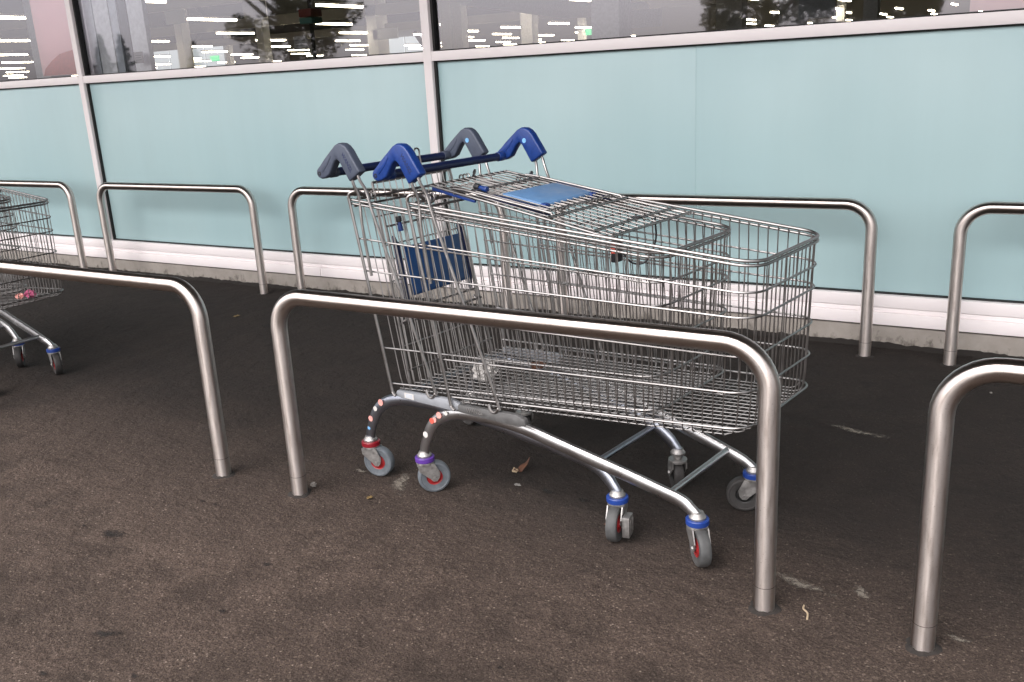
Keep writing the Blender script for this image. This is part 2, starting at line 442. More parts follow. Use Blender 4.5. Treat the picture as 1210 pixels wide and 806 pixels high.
def text_mesh(body, size, ext):
    cu = bpy.data.curves.new('t', 'FONT'); cu.body = body; cu.size = size; cu.extrude = ext
    cu.align_x = 'CENTER'; cu.align_y = 'CENTER'; cu.resolution_u = 2
    o = bpy.data.objects.new('t', cu); C.objects.link(o)
    dg = bpy.context.evaluated_depsgraph_get()
    me = bpy.data.meshes.new_from_object(o.evaluated_get(dg))
    bpy.data.objects.remove(o); bpy.data.curves.remove(cu)
    return me

# ------------------------------------------------------------------ ground
mb = MB()
mb.add([(-120,-120,0),(120,-120,0),(120,120,0),(-120,120,0)], [(0,1,2,3)])
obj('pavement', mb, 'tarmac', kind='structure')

# ------------------------------------------------------------------ the supermarket front
YW = 4.1027
shop = empty('supermarket_building', (-2.9, YW, 0), 0,
             'long supermarket front of pale turquoise glass panels with white frames and windows above', 'building')
OX, OY = -2.9, YW
def bpart(name, boxes, m, bev=0.0, kind=None, parent=shop):
    b = MB()
    for a, c in boxes: b.box((a[0]-OX, a[1]-OY, a[2]), (c[0]-OX, c[1]-OY, c[2]))
    return obj(name, b.mesh(name, bev=bev), m, parent, kind=kind)
MX = [-5.8507 + 2.896*k for k in range(-3, 4)]          # mullion centres
ZP0, ZP1, ZT1, ZHEAD = 0.2217, 1.295, 1.3428, 3.0
XL, XR = MX[0], MX[-1]
for x in MX:
    bpart('mullion', [((x-0.0255, YW, ZP0+0.0005), (x+0.0255, YW+0.10, ZHEAD))], 'white_frame', 0.002)
for a, c in zip(MX[:-1], MX[1:]):
    x0, x1 = a+0.0257, c-0.0257
    bpart('transom', [((x0, YW+0.002, ZP1), (x1, YW+0.095, ZT1))], 'white_frame', 0.002)
    bpart('head_rail', [((x0, YW+0.002, ZHEAD-0.06), (x1, YW+0.095, ZHEAD))], 'white_frame', 0.002)
    # dark rubber gaskets round panel and window
    g = 0.006
    bpart('gasket', [((x0, YW+0.020, ZP1-g), (x1, YW+0.06, ZP1-0.0005)), ((x0, YW+0.020, ZP0+0.0005), (x1, YW+0.06, ZP0+0.006)),
                     ((x0+0.0003, YW+0.020, ZP0+0.0065), (x0+0.012, YW+0.06, ZP1-g-0.0005)), ((x1-0.012, YW+0.020, ZP0+0.0065), (x1-0.0003, YW+0.06, ZP1-g-0.0005))], 'gasket')
    bpart('gasket', [((x0, YW+0.022, ZT1+0.0005), (x1, YW+0.06, ZT1+0.006)),
                     ((x0+0.0003, YW+0.022, ZT1+0.0065), (x0+0.014, YW+0.06, ZHEAD-0.061)), ((x1-0.014, YW+0.022, ZT1+0.0065), (x1-0.0003, YW+0.06, ZHEAD-0.061))], 'gasket')
    xm = (x0+x1)/2
    if not (-3.2 < a < -2.7):      # one sheet per bay, two in the bay at the right
        bpart('spandrel_panel', [((x0+0.013, YW+0.036, ZP0+0.007), (x1-0.013, YW+0.052, ZP1-g-0.001))], 'spandrel_glass', 0.001)
    else: bpart('spandrel_panel', [((x0+0.013, YW+0.036, ZP0+0.007), (xm-0.0002, YW+0.052, ZP1-g-0.001))], 'spandrel_glass', 0.001)
    if -3.2 < a < -2.7: bpart('spandrel_panel', [((xm+0.0002, YW+0.0361, ZP0+0.007), (x1-0.013, YW+0.052, ZP1-g-0.001))], 'spandrel_glass', 0.001)
    b = MB(); y = YW+0.045-OY
    b.add([(x0+0.015-OX, y, ZT1+0.007), (x1-0.015-OX, y, ZT1+0.007), (x1-0.015-OX, y, ZHEAD-0.062), (x0+0.015-OX, y, ZHEAD-0.062)], [(0,1,2,3)])
    obj('window_pane', b, 'window_glass', shop)
# sill boards and plinth
for k in range(len(MX)-1):
    x0, x1 = MX[k]-0.0, MX[k+1]-0.003
    bpart('sill_board', [((x0, YW-0.004, 0.168), (x1, YW+0.12, 0.2215))], 'white_frame', 0.003)
    bpart('lower_sill_board', [((x0-0.9, YW+0.002, 0.147), (x1-0.9, YW+0.12, 0.1655))], 'white_frame', 0.002)
    bpart('flashing_board', [((x0-0.9, YW-0.012, 0.0923), (x1-0.9, YW+0.12, 0.1465))], 'white_frame', 0.003)
bpart('shadow_gap', [((XL, YW+0.03, 0.084), (XR, YW+0.12, 0.092))], 'gasket')
for k in range(12):
    x0 = XL + k*1.448
    bpart('plinth_block', [((x0+0.003, YW+0.004, -0.1), (x0+1.445, YW+0.14, 0.0835))], 'plinth_concrete', 0.003)
# body of the hall, roof and the canopy over the trolley bay
BX0, BX1, BY1, BZ = -95.0, 22.0, 66.0, 5.2
bpart('fascia', [((XL-60, YW+0.01, ZHEAD+0.001), (XR+12, YW+0.35, BZ+0.4))], 'fascia')
bpart('front_wall', [((BX0, YW+0.01, -0.1), (XL-0.03, YW+0.3, ZHEAD)), ((XR+0.03, YW+0.01, -0.1), (BX1, YW+0.3, ZHEAD))], 'fascia')
bpart('back_wall', [((BX0, BY1, 0), (BX1, BY1+0.3, BZ))], 'interior_wall')
bpart('side_wall', [((BX0-0.3, YW+0.3, 0), (BX0, BY1, BZ))], 'interior_wall')
bpart('side_wall', [((BX1, YW+0.3, 0), (BX1+0.3, BY1, BZ))], 'interior_wall')
bpart('roof', [((BX0, YW+0.36, BZ), (BX1, BY1, BZ+0.3))], 'interior_dark')
bpart('shop_floor', [((BX0, YW+0.15, 0.005), (BX1, BY1, 0.03))], 'interior_floor')
bpart('canopy', [((XL-8, 0.60, 3.55), (XR+8, YW+0.0, 3.75))], 'soffit')
for x, y in [(-12.4,8.3),(-4.4,9.5),(-24,24),(-16,24),(-8,24),(0,24),(-45,42),(-33,42),(-21,42),(-9,42)]:
    bpart('column', [((x-0.16, y-0.16, 0.03), (x+0.16, y+0.16, BZ))], 'column_white')

for x0, x1, y in [(-60,-32,36),(-30,-17,33),(-15,-6,30),(-42,-18,52),(-5,8,28)]:
    bpart('shelving', [((x0, y, 0.03), (x1, y+1.2, 1.75+0.25*random.random()))], 'shelf_goods')
# posters and notices behind the glass
def poster(name, x0, x1, z0, z1, m, label, cat):
    b = MB(); b.box((-(x1-x0)/2, 0, 0), ((x1-x0)/2, 0.004, z1-z0))
    o = obj(name, b, m, loc=((x0+x1)/2, YW+0.070, z0)); return tag(o, label, cat)
p1 = poster('window_poster', -6.36, -5.93, 1.36, 2.7, 'poster_pink', 'large pink poster inside the leftmost window', 'poster')
b = MB(); b.prism([(-0.20,0.004),(0.21,0.004),(0.21,0.165),(0.12,0.155),(0.02,0.14),(-0.08,0.10),(-0.17,0.05)], -0.004, -0.001)  # reflection of a reddish roof, painted as a flat shape on the poster
obj('roof_reflection', b, 'roof_reflection_red', p1)
poster('window_poster', -0.415, -0.10, 1.352, 2.6, 'poster_pink', 'pink poster inside the window at the right edge of the photo', 'poster')
def notice(x, y, z, wd, hh, label):
    b = MB(); b.box((-wd/2, 0, 0), (wd/2, 0.003, hh))
    o = obj('paper_notice', b, 'paper_grey', loc=(x, y, z)); tag(o, label, 'notice', 'paper notices behind the windows')
    for k in range(3):
        l = MB(); l.box((-wd*0.36, -0.002, hh*(0.25+0.2*k)), (wd*(0.36-0.12*(k % 2)), -0.001, hh*(0.32+0.2*k)))
        obj('print_line', l, 'ink', o)
notice(-3.885, YW+0.065, 1.405, 0.10, 0.075, 'small paper notice low behind the middle window')
notice(-5.30, YW+0.065, 1.40, 0.085, 0.07, 'small paper notice low in the window right of the pink poster')

# ceiling strip lights of the shop
def ray(px, py):
    return (fw + r2*((px-605)/1093.8) + u2*((403-py)/1093.8))
def at_y(px, py, y):
    d = ray(px, py); t = y/d.y; return Vector((d.x*t, y, CAM_Z+d.z*t))
def cam_px(p):
    d = Vector(p) - Vector((0,0,CAM_Z)); z = d.dot(fw)
    if z < 0.1: return None
    return (605+1093.8*d.dot(r2)/z, 403-1093.8*d.dot(u2)/z)
STRIPS = []
lb = MB(); lb.box((-0.07, -0.85, 0.04), (0.07, 0.85, 0.10)); lme = lb.mesh('strip_light', bev=0.006)
tb = MB(); tb.box((-0.045, -0.83, -0.01), (0.055, 0.83, 0.039)); tme = tb.mesh('lit_tube', bev=0.01)
for iy in range(9):
    for ix in range(48):
        x = -84 + ix*2.25 + (iy % 2)*0.6; y = 13 + iy*5.6; z = 2.95
        q = cam_px((x, y, z))
        if not q or not (-90 < q[0] < 1300 and -35 < q[1] < 100): continue
        if ix % 2 and (q[0] < 520 or y < 27): continue
        if 760 < q[0] < 870 or (q[0] > 520 and random.random() < 0.25): continue
        if iy > 6 and q[0] < 520 and ix % 4: continue
        o = empty('strip_light', (x, y, z), 0, None, 'ceiling light', 'strip lights inside the shop')
        STRIPS.append((iy, q[0], q[1], o))
        obj('housing', lme, 'column_white', o); obj('lit_tube', tme, 'tube_lit', o)
ORD = 'first second third fourth fifth sixth seventh eighth ninth tenth eleventh twelfth thirteenth fourteenth fifteenth sixteenth seventeenth eighteenth nineteenth twentieth'.split()
ORD += ['twenty-'+w_ for w_ in ORD[:9]] + ['thirtieth'] + ['thirty-'+w_ for w_ in ORD[:9]]
from collections import defaultdict
rows = defaultdict(list)
for iy, qx, qy, o in STRIPS:
    pane = 'left' if qx < 90 else 'middle' if qx < 505 else 'right-hand'
    rows[(iy, pane)].append((qx, o))
for (iy, pane), L_ in rows.items():
    L_.sort(key=lambda e: e[0])
    for k, (qx, o) in enumerate(L_):
        o['label'] = 'lit strip light, %s window, %s from left in %s row back' % (pane, ORD[k], ORD[iy])
# pale partition boards just inside the glass beside the pink poster, daylit far windows with braces before them
for (pa, pb, m) in ((94, 111, 'board_grey'), (112, 130, 'column_white'), (131, 140, 'board_grey'), (141, 151, 'board_dark'), (152, 171, 'column_white')):
    a_, c_ = at_y(pa, 25, YW+0.125), at_y(pb, 25, YW+0.125)
    bpart('partition_board', [((a_.x, YW+0.125, 0.03), (c_.x-0.004, YW+0.16, BZ))], m)
a_, c_ = at_y(176, 40, BY1-0.5), at_y(262, 40, BY1-0.5)
for k in range(4):
    xa = a_.x+(c_.x-a_.x)*k/4; xb = a_.x+(c_.x-a_.x)*(k+0.93)/4
    bpart('far_window', [((xa, BY1-0.5, 2.6), (xb, BY1-0.4, 5.1))], 'far_daylight')
a_, c_ = at_y(435, 40, BY1-0.5), at_y(500, 40, BY1-0.5)
for k in range(3):
    xa = a_.x+(c_.x-a_.x)*k/3; xb = a_.x+(c_.x-a_.x)*(k+0.93)/3
    bpart('far_window', [((xa, BY1-0.5, 2.2), (xb, BY1-0.4, 4.4))], 'far_daylight')
for (pa, ya, pb, yb, yy) in ((178, 5, 205, 40, 40.0), (240, 35, 215, 72, 40.0), (490, 38, 505, 60, 40.0), (225, 0, 262, 40, 34.0)):
    A_, B_ = at_y(pa, ya, yy), at_y(pb, yb, yy); o3 = Vector((OX, OY, 0)); b = MB(); b.tube([A_-o3, B_-o3], 0.12, 8); obj('roof_brace', b, 'board_dark', shop)
# roof beams, a round air duct and hanging aisle boards
for yy in (12.0, 20.5, 30.0, 41.0):
    bpart('roof_beam', [((BX0, yy, 3.55), (BX1, yy+0.25, 3.95))], 'interior_wall')
o3 = Vector((OX, OY, 0)); b = MB(); b.tube([at_y(548, -9, 11.0)-o3, at_y(668, 12, 17.0)-o3, at_y(760, 10, 23.0)-o3], 0.16, 14); obj('air_duct', b, 'column_white', shop)
for (px, py, yy, wd_, hh, m) in ((206, 20, 22.0, 0.9, 0.45, 'board_grey'), (300, 12, 19.0, 0.8, 0.4, 'board_dark'), (455, 40, 30.0, 1.2, 0.4, 'board_grey'), (622, 25, 20.0, 0.3, 1.2, 'column_white'), (760, 22, 19.0, 0.8, 0.35, 'board_grey'), (965, 8, 14.0, 0.5, 0.3, 'board_grey')):
    P = at_y(px, py, yy); bpart('aisle_board', [((P.x-wd_/2, yy, P.z-hh/2), (P.x+wd_/2, yy+0.05, P.z+hh/2))], m)
# slim pale posts and risers deep in the hall
for (px, yy, hw) in ((526, 24.0, 0.20), (621, 28.0, 0.22), (712, 26.0, 0.12), (868, 20.0, 0.16), (934, 19.0, 0.22), (1028, 18.0, 0.12), (208, 26.0, 0.2), (438, 30.0, 0.25)):
    P = at_y(px, 20, yy); bpart('column', [((P.x-hw, yy, 0.03), (P.x+hw, yy+2*hw, BZ))], 'column_white')
# green exit signs and a checkout beacon inside
for (px, py, lab) in ((254, 69, 'green lit exit sign deep inside the shop, in the middle window'), (700, 37, 'green lit exit sign deep inside the shop, in the right-hand window')):
    P = at_y(px, py, 26.0); b = MB(); b.box((-0.22,-0.03,-0.10),(0.22,0.03,0.10))
    o = obj('exit_sign', b.mesh('exit_sign', bev=0.01), 'exit_lit', loc=P); tag(o, lab, 'exit sign', 'exit signs in the shop')
P = at_y(367, 20, 9.0); o = empty('checkout_beacon', (P.x, P.y, 0.03), 0, 'checkout beacon box on a pole inside the middle window', 'beacon')
b = MB(); b.tube([(0,0,0),(0,0,P.z+0.35)], 0.025, 10); obj('pole', b, 'interior_dark', o)
b = MB(); b.box((-0.1,-0.1,P.z-0.03),(0.1,0.1,P.z+0.06)); obj('lamp_box', b.mesh('b', bev=0.01), 'beacon_red', o)
b = MB(); b.box((-0.1,-0.1,P.z-0.11),(0.1,0.1,P.z-0.04)); obj('lamp_box', b.mesh('b', bev=0.01), 'beacon_teal', o)

# ------------------------------------------------------------------ trees across the car park (seen mirrored in the glass)
def leafcloud(mbd, cx, cy, cz, rx, ry, rz, n, s, rnd):
    for _ in range(n):
        while True:
            p = Vector((rnd.uniform(-1,1), rnd.uniform(-1,1), rnd.uniform(-1,1)))
            if p.length < 1: break
        c = Vector((cx+p.x*rx, cy+p.y*ry, cz+p.z*rz))
        a = Vector((rnd.gauss(0,1), rnd.gauss(0,1), rnd.gauss(0,1))).normalized()*s*rnd.uniform(0.6,1.3)
        b_ = a.orthogonal().normalized()*s*rnd.uniform(0.4,0.8)
        mbd.add([c-a, c+b_, c+a, c-b_], [(0,1,2,3)])
def broad_tree(x, y, h, wdt, seed, label):
    rnd = random.Random(seed)
    t = empty('broadleaf_tree', (x, y, 0), 0, label, 'tree', 'trees across the car park')
    b = MB(); b.tube([(0,0,-0.1),(0.05,0,h*0.3),(-0.05,0.05,h*0.7)], [0.22,0.16,0.06], 8)
    for k in range(7):
        a = k*0.9+rnd.random(); z0 = h*(0.28+0.06*k)
        b.tube([(0,0,z0),(math.cos(a)*wdt*0.25, math.sin(a)*wdt*0.25, z0+h*0.12),(math.cos(a)*wdt*0.42, math.sin(a)*wdt*0.42, z0+h*0.2)],[0.09,0.06,0.02],6)
    obj('trunk', b, 'bark', t)
    c = MB()
    for k in range(34):
        a = rnd.uniform(0, 6.28); rr = wdt*0.5*math.sqrt(rnd.random())*0.8; z = h*rnd.uniform(0.28, 0.95)
        q = wdt*rnd.uniform(0.11,0.2)
        leafcloud(c, math.cos(a)*rr, math.sin(a)*rr, z, q, q, q*0.8, 480, 0.075, rnd)
    obj('crown', c.mesh('crown', smooth=False), 'leaf_dark', t)
def conifer(x, y, h, wdt, seed, label):
    rnd = random.Random(seed)
    t = empty('conifer_tree', (x, y, 0), 0, label, 'tree', 'trees across the car park')
    b = MB(); b.tube([(0,0,-0.1),(0,0,h*0.95)], [0.16,0.02], 8); obj('trunk', b, 'bark', t)
    c = MB()
    for k in range(70):
        z = h*(0.1+0.88*k/70); rr = wdt*0.5*(1-k/72)*rnd.uniform(0.45,1.25)*(0.75+0.35*math.sin(k*0.9)); a = k*2.4
        leafcloud(c, math.cos(a)*rr*0.55, math.sin(a)*rr*0.55, z, rr*0.55+0.05, rr*0.55+0.05, h*0.03, 70, 0.07, rnd)
    obj('crown', c.mesh('crown', smooth=False), 'leaf_conifer', t)
def mirror_at(px, py, dist):
    P = at_y(px, py, YW+0.045); d = P - Vector((0,0,CAM_Z)); d.y = -d.y
    dn = Vector((d.x, d.y, 0)); k = dist/dn.length
    return Vector((P.x + d.x*k, P.y + d.y*k, P.z + d.z*k))
for i, (px, top, dist, wd_, lab) in enumerate([(117, 40, 38, 2.6, 'slim conifer mirrored in the window beside the pink poster'), (141, 40, 40, 2.2, 'thinner conifer mirrored just right of the other conifer'), (228, 48, 52, 2.4, 'small conifer mirrored at the left of the middle window')]):
    P = mirror_at(px, top, dist); conifer(P.x, P.y, P.z, wd_, 20+i, lab)
for i, (px, dist, h, wd_, lab) in enumerate([(345, 26, 7.5, 4.6, 'dark leafy tree mirrored in the middle window'), (905, 24, 7.0, 4.0, 'dark leafy tree mirrored in the right-hand window'), (1040, 25, 7.5, 4.6, 'dark leafy tree mirrored towards the right edge of the right-hand window')]):
    P = mirror_at(px, 50, dist); broad_tree(P.x, P.y, h, wd_, 40+i, lab)

# ------------------------------------------------------------------ steel hoops
TR = 0.0242; HH = 0.6351
def hoop_mesh(width, br=0.105):
    pts = [(-width/2, 0, -0.05), (-width/2, 0, 0.12), (-width/2, 0, 0.32), (-width/2, 0, HH-br-0.02)]
    for k in range(0, 11):
        a = math.pi - k*math.pi/20; pts.append((-width/2+br+br*math.cos(a), 0, HH-br+br*math.sin(a)))
    for k in range(1, 6): pts.append((-width/2+br+(width-2*br)*k/6, 0, HH))
    for k in range(0, 11):
        a = math.pi/2 - k*math.pi/20; pts.append((width/2-br+br*math.cos(a), 0, HH-br+br*math.sin(a)))
    pts += [(width/2, 0, HH-br-0.02), (width/2, 0, 0.32), (width/2, 0, 0.12), (width/2, 0, -0.05)]
    b = MB(); b.tube(pts, TR, 28, lat=(0,1,0), uv=True)
    return b.mesh('hoop')
HM = {}
rb = MB(); rb.lathe([(TR+0.0003, 0.0), (TR+0.0007, 0.0008), (TR+0.0003, 0.0016)], 28); ring_me = rb.mesh('weld_ring')
# small collar of tarmac pushed up round each foot
fb = MB()
def foot_mesh(seed):
    rnd = random.Random(seed); b = MB(); n = 28; pr = []
    for (rr, hh) in ((TR-0.001, 0.004), (TR+0.004, 0.003), (TR+0.010, 0.001), (TR+0.016, -0.003)):
        for k in range(n):
            a = 2*math.pi*k/n; q = rr*(1 + (0.10*math.sin(3*a+seed)+rnd.uniform(-.05,.05) if rr > TR else 0))
            b.v.append((q*math.cos(a), q*math.sin(a), hh+rnd.uniform(-0.001,0.002)))
    for i in range(3):
        for k in range(n): b.f.append((i*n+k, i*n+(k+1) % n, (i+1)*n+(k+1) % n, (i+1)*n+k))
    return b.mesh('tarmac_collar')
FM = [foot_mesh(s) for s in (1, 2, 3)]
def hoop(x0, x1, y, label, group):
    wdt = round(x1-x0, 4)
    if wdt not in HM: HM[wdt] = hoop_mesh(wdt)
    t = empty('steel_hoop', ((x0+x1)/2, y, 0), 0, label, 'rail', group)
    obj('tube', HM[wdt], 'stainless_steel', t)
    for i, s in enumerate((-1, 1)):
        obj('weld_ring', ring_me, 'weld_dark', t, loc=(s*wdt/2, 0, 0.062))
        obj('tarmac_collar', FM[(i+int(abs(x0)*3)) % 3], 'grit', t, loc=(s*wdt/2, 0, 0.0))
GF, GR_ = 'row of steel hoops in front', 'row of steel hoops along the shop wall'
YF, YR = 1.8905, 3.9166
hoop(-2.3085-1.4506, -2.3085, YF, 'front steel hoop at the left, only its right end and leg in view', GF)
hoop(-1.9706, -0.5200, YF, 'whole steel hoop in the foreground, in front of the nested trolleys', GF)
hoop(-0.1795, -0.1795+1.4506, YF, 'front steel hoop cut off by the right edge of the photo', GF)
hoop(-5.9141-1.4262, -5.9141, YR, 'steel hoop by the wall at the left edge, behind the far trolleys', GR_)
hoop(-5.5963, -4.1701, YR, 'whole steel hoop by the wall, second from the left edge', GR_)
hoop(-3.8549, -2.4287, YR, 'steel hoop by the wall behind the trolley handles', GR_)
hoop(-2.1096, -0.6834, YR, 'steel hoop by the wall behind the front of the nested trolley baskets', GR_)
hoop(-0.3582, -0.3582+1.4262, YR, 'steel hoop by the wall at the right edge', GR_)

# ------------------------------------------------------------------ shopping trolleys (x forward from the handle apex, y across)
UF = 0.990
def vb(u): return 0.272 - 0.073*u
def u_rear(z): return 0.0 + (0.9-z)*0.175
def zr(i, u):
    tab = [(0.892, 0.794), (0.780, 0.722), (0.684, 0.664), (0.568, 0.572), (0.448, 0.486), (0.335, 0.398), (0.311, 0.372)]
    a, c = tab[i]; return a + (c-a)*u/0.98
def front_u(z): return UF - (0.794-z)*0.035
CR = 0.062
def outline(i, off=0.0, dz=0.0, kf=8):
    # (u, v, z) loop from rear near side, round the front, to rear far side
    zf = zr(i, 0.98); uf = front_u(zf)+off; ur = u_rear(zr(i, 0.05)) ; P = []
    vf = vb(uf-CR)+off
    for k in range(9):
        u = ur + (uf-CR-ur)*k/8; P.append((u, -(vb(u)+off)))
    for k in range(1, kf+1):
        a = math.pi/2*k/kf; P.append((uf-CR+CR*math.sin(a), -(vf-CR+CR*math.cos(a))))
    Q = P + [(u, -v) for u, v in reversed(P)]
    return [(u, v, zr(i, u)+dz) for u, v in Q]
def build_meshes():
    M = {}
    b = MB(); b.tube(outline(0), 0.0042, 8); M['rim'] = b.mesh('rim')
    b = MB(); b.tube(outline(0, dz=-0.0105), 0.0038, 8); M['rim_lower'] = b.mesh('rim_lower')
    for i in range(1, 6):
        b = MB(); b.tube(outline(i), 0.0027, 6); M['ring%d' % i] = b.mesh('ring')
    # upright wires that bend under the basket and cross the floor
    b = MB(); n = 32; ua = 0.045; ub = UF-CR-0.005
    for k in range(n):
        t = k/(n-1); ut = ua + (ub-ua)*t
        zt = zr(0, ut); lean = (1-t)*0.175*(zt-0.33)*0.95 + t*(-0.012)
        ubm = ut + lean; v0 = vb(ut)-0.006; v1 = vb(ubm)-0.006; z5 = zr(5, ubm); zf = zr(6, ubm)
        um = ut + lean*0.9
        half = [(ut, v0, zt), (um, v1, z5+0.02), (ubm, v1-0.001, zf+0.012), (ubm, v1-0.006, zf+0.003), (ubm, v1-0.014, zf)]
        path = [(u, -v, z) for u, v, z in half] + [(ubm, 0, zf)] + [(u, v, z) for u, v, z in reversed(half)]
        b.tube(path, 0.00165, 5)
    M['side_wires'] = b.mesh('side_wires')
    # front wires that bend into the lengthwise floor wires
    b = MB(); n = 17; vv = vb(UF-CR)-0.012
    for k in range(n):
        v = -vv + 2*vv*k/(n-1)
        av = abs(v); ed = max(0, av-(vv+0.012-CR))
        du = CR - math.sqrt(max(0, CR*CR-ed*ed)) if ed > 0 else 0
        ut = UF-0.006-du; ubm = front_u(0.38)-0.006-du
        zf = zr(6, ubm)+0.0042
        vr = v*(vb(0.12)-0.02)/vv
        path = [(ut, v, zr(0, ut)), (ubm+0.002, v, zf+0.06), (ubm-0.002, v, zf+0.022), (ubm-0.012, v, zf+0.006), (ubm-0.028, v, zf)]
        path += [(ubm-0.03-(ubm-0.03-0.11)*j/4, v+(vr-v)*j/4, zr(6, ubm-0.03-(ubm-0.03-0.11)*j/4)+0.0042) for j in range(1, 5)]
        b.tube(path, 0.00165, 5)
    M['front_wires'] = b.mesh('front_wires')
    # rear edge uprights with curled tops
    for s, nm in ((-1, 'n'), (1, 'f')):
        b = MB()
        pts = [(0.034, s*(vb(0.02)-0.03), 0.900), (0.026, s*(vb(0.02)-0.012), 0.913), (0.012, s*(vb(0)+0.002), 0.914), (0.004, s*(vb(0)+0.006), 0.900), (0.010, s*(vb(0)+0.006), 0.86), (0.055, s*(vb(0.05)+0.006), 0.60), (0.098, s*(vb(0.1)+0.006), 0.345), (0.106, s*(vb(0.1)+0.006), 0.315), (0.116, s*(vb(0.1)+0.006), 0.306)]
        b.tube(catmull(pts, 4), 0.0047, 8); M['upright_'+nm] = b.mesh('upright')
        b = MB(); o = 0.0095
        pts = [(0.050, s*0.279, 0.975), (0.058, s*0.278, 0.950), (0.074, s*0.272, 0.917), (0.10, s*(vb(0.1)+o), 0.843), (0.195, s*(vb(0.2)+o), 0.575), (0.272, s*(vb(0.27)+o), 0.352), (0.273, s*(vb(0.27)+o+0.001), 0.338), (0.262, s*(vb(0.27)+o+0.001), 0.325), (0.247, s*(vb(0.25)+o+0.001), 0.328), (0.240, s*(vb(0.25)+o), 0.345)]
        b.tube(catmull(pts, 4), 0.0043, 8); M['rod_front_'+nm] = b.mesh('rod')
        b = MB()
        pts = [(0.024, s*0.279, 0.965), (0.031, s*0.278, 0.935), (0.040, s*0.270, 0.895), (0.048, s*(vb(0.05)+0.008), 0.82), (0.066, s*(vb(0.06)+0.008), 0.672)]
        b.tube(catmull(pts, 4), 0.0043, 8); M['rod_rear_'+nm] = b.mesh('rod')
    # chassis tube
    for s, nm, hi in ((-1, 'n', 0), (1, 'f', 0), (-1, 'n_high', 1), (1, 'f_high', 1)):
        b = MB()
        pts = [(-0.044, .247, .116), (-0.042, .2465, .142), (-0.030, .245, .176), (-0.004, .242, .226), (0.040, .238, .262), (0.104, .231, .279), (0.208, .221, .283), (0.320, .209, .269), (0.427, .198, .243), (0.530, .187, .217), (0.629, .177, .193), (0.724, .168, .168), (0.782, .162, .152), (0.814, .1655, .136), (0.828, .166, .122), (0.830, .166, .112)]
        if hi: pts = pts[:7] + [(0.320, .209, .276), (0.427, .198, .259), (0.530, .187, .241), (0.629, .177, .222), (0.712, .169, .204), (0.760, .165, .189), (0.792, .164, .170), (0.818, .1655, .144), (0.829, .166, .124), (0.830, .166, .112)]
        pts = [(u, s*v, z) for u, v, z in pts]
        cp = catmull(pts, 4); m = len(cp)
        rv = [0.0185 if 8 < i < m-10 else 0.0165 for i in range(m)]
        b.tube(cp, rv, 16, lat=(0,1,0), rl=0.0118)
        M['chassis_'+nm] = b.mesh('chassis')
    b = MB(); b.tube([(0.752, -0.163, 0.168), (0.752, 0.163, 0.168)], 0.0088, 12); M['crossbar'] = b.mesh('crossbar')
    b = MB(); b.tube([(0.115, -0.232, 0.296), (0.115, 0.232, 0.296)], 0.0088, 12); M['crossbar_rear'] = b.mesh('crossbar')
    # bracket that carries the basket on the chassis
    for s, nm in ((-1, 'n'), (1, 'f')):
        b = MB(); poly = [(0.105,0.303),(0.112,0.320),(0.335,0.331),(0.362,0.322),(0.366,0.304),(0.34,0.296),(0.24,0.297),(0.13,0.297)]
        b.prism(poly, s*0.262, s*0.244); M['bracket_'+nm] = b.mesh('bracket', bev=0.004)
    # grips
    poly = [(-0.118,0.964),(-0.115,0.977),(-0.098,0.990),(-0.078,1.008),(-0.050,1.030),(-0.028,1.047),(-0.012,1.054),(0.004,1.053),(0.018,1.046),(0.030,1.034),(0.052,1.002),(0.071,0.974),(0.046,0.959),(0.023,0.945),(0.005,0.974),(-0.012,1.001),(-0.022,1.008),(-0.032,1.002),(-0.046,0.984),(-0.060,0.964),(-0.078,0.954),(-0.096,0.950),(-0.111,0.954)]
    b = MB(); b.prism(poly, -0.0145, 0.0145); M['grip'] = b.mesh('grip', bev=0.0055, seg=3)
    b = MB(); b.prism([(-0.097,0.977),(-0.070,1.001),(-0.049,1.021),(-0.045,1.016),(-0.063,0.992),(-0.088,0.969)], -0.0012, 0.0012); M['grip_rib'] = b.mesh('grip_rib', bev=0.001)
    b = MB(); b.tube([(-0.090, -0.262, 0.965), (-0.090, 0.262, 0.965)], 0.0125, 16); M['bar'] = b.mesh('bar')
    b = MB(); b.tube([(-0.090, 0.0, 0.965), (-0.090, 0.028, 0.965)], 0.0150, 16); M['bar_sleeve'] = b.mesh('sleeve', bev=0.002)
    b = MB(); b.lathe([(0.0, 0), (0.0075, 0), (0.0078, 0.0012), (0.0, 0.0014)], 18, axis='y'); M['dot'] = b.mesh('dot')
    b = MB(); b.lathe([(0.003, 0.0), (0.0062, 0.0), (0.0062, 0.0012), (0.003, 0.0012)], 14, axis='y'); M['tip_hole'] = b.mesh('hole')
    # hinge coils at the rear corners of the rim
    b = MB(); pts = [(0.012*math.cos(a*0.6), a*0.0016, 0.012*math.sin(a*0.6)) for a in range(0, 26)]
    b.tube(pts, 0.0027, 6); M['coil'] = b.mesh('coil')
    b = MB(); b.tube([(0.02, -0.262, 0.893), (0.02, 0.262, 0.893)], 0.0040, 8); M['hinge_bar'] = b.mesh('bar')
    b = MB(); b.tube([(0.008, -0.264, 0.872), (0.008, 0.264, 0.872)], 0.0034, 8); M['rear_bar'] = b.mesh('bar')
    # bag hook on the handle bar
    b = MB(); pts = [(-0.045, -0.012, 0.945), (-0.05, -0.012, 0.985)] + [(-0.05, -0.012*math.cos(a), 0.992+0.012*math.sin(a)) for a in [k*math.pi/6 for k in range(7)]] + [(-0.05, 0.012, 0.985), (-0.045, 0.012, 0.945)]
    b.tube(pts, 0.0030, 6); M['hook'] = b.mesh('hook')
    # --- gate, in its own frame: x along the gate from the hinge, y across, z off its inner face
    b = MB()
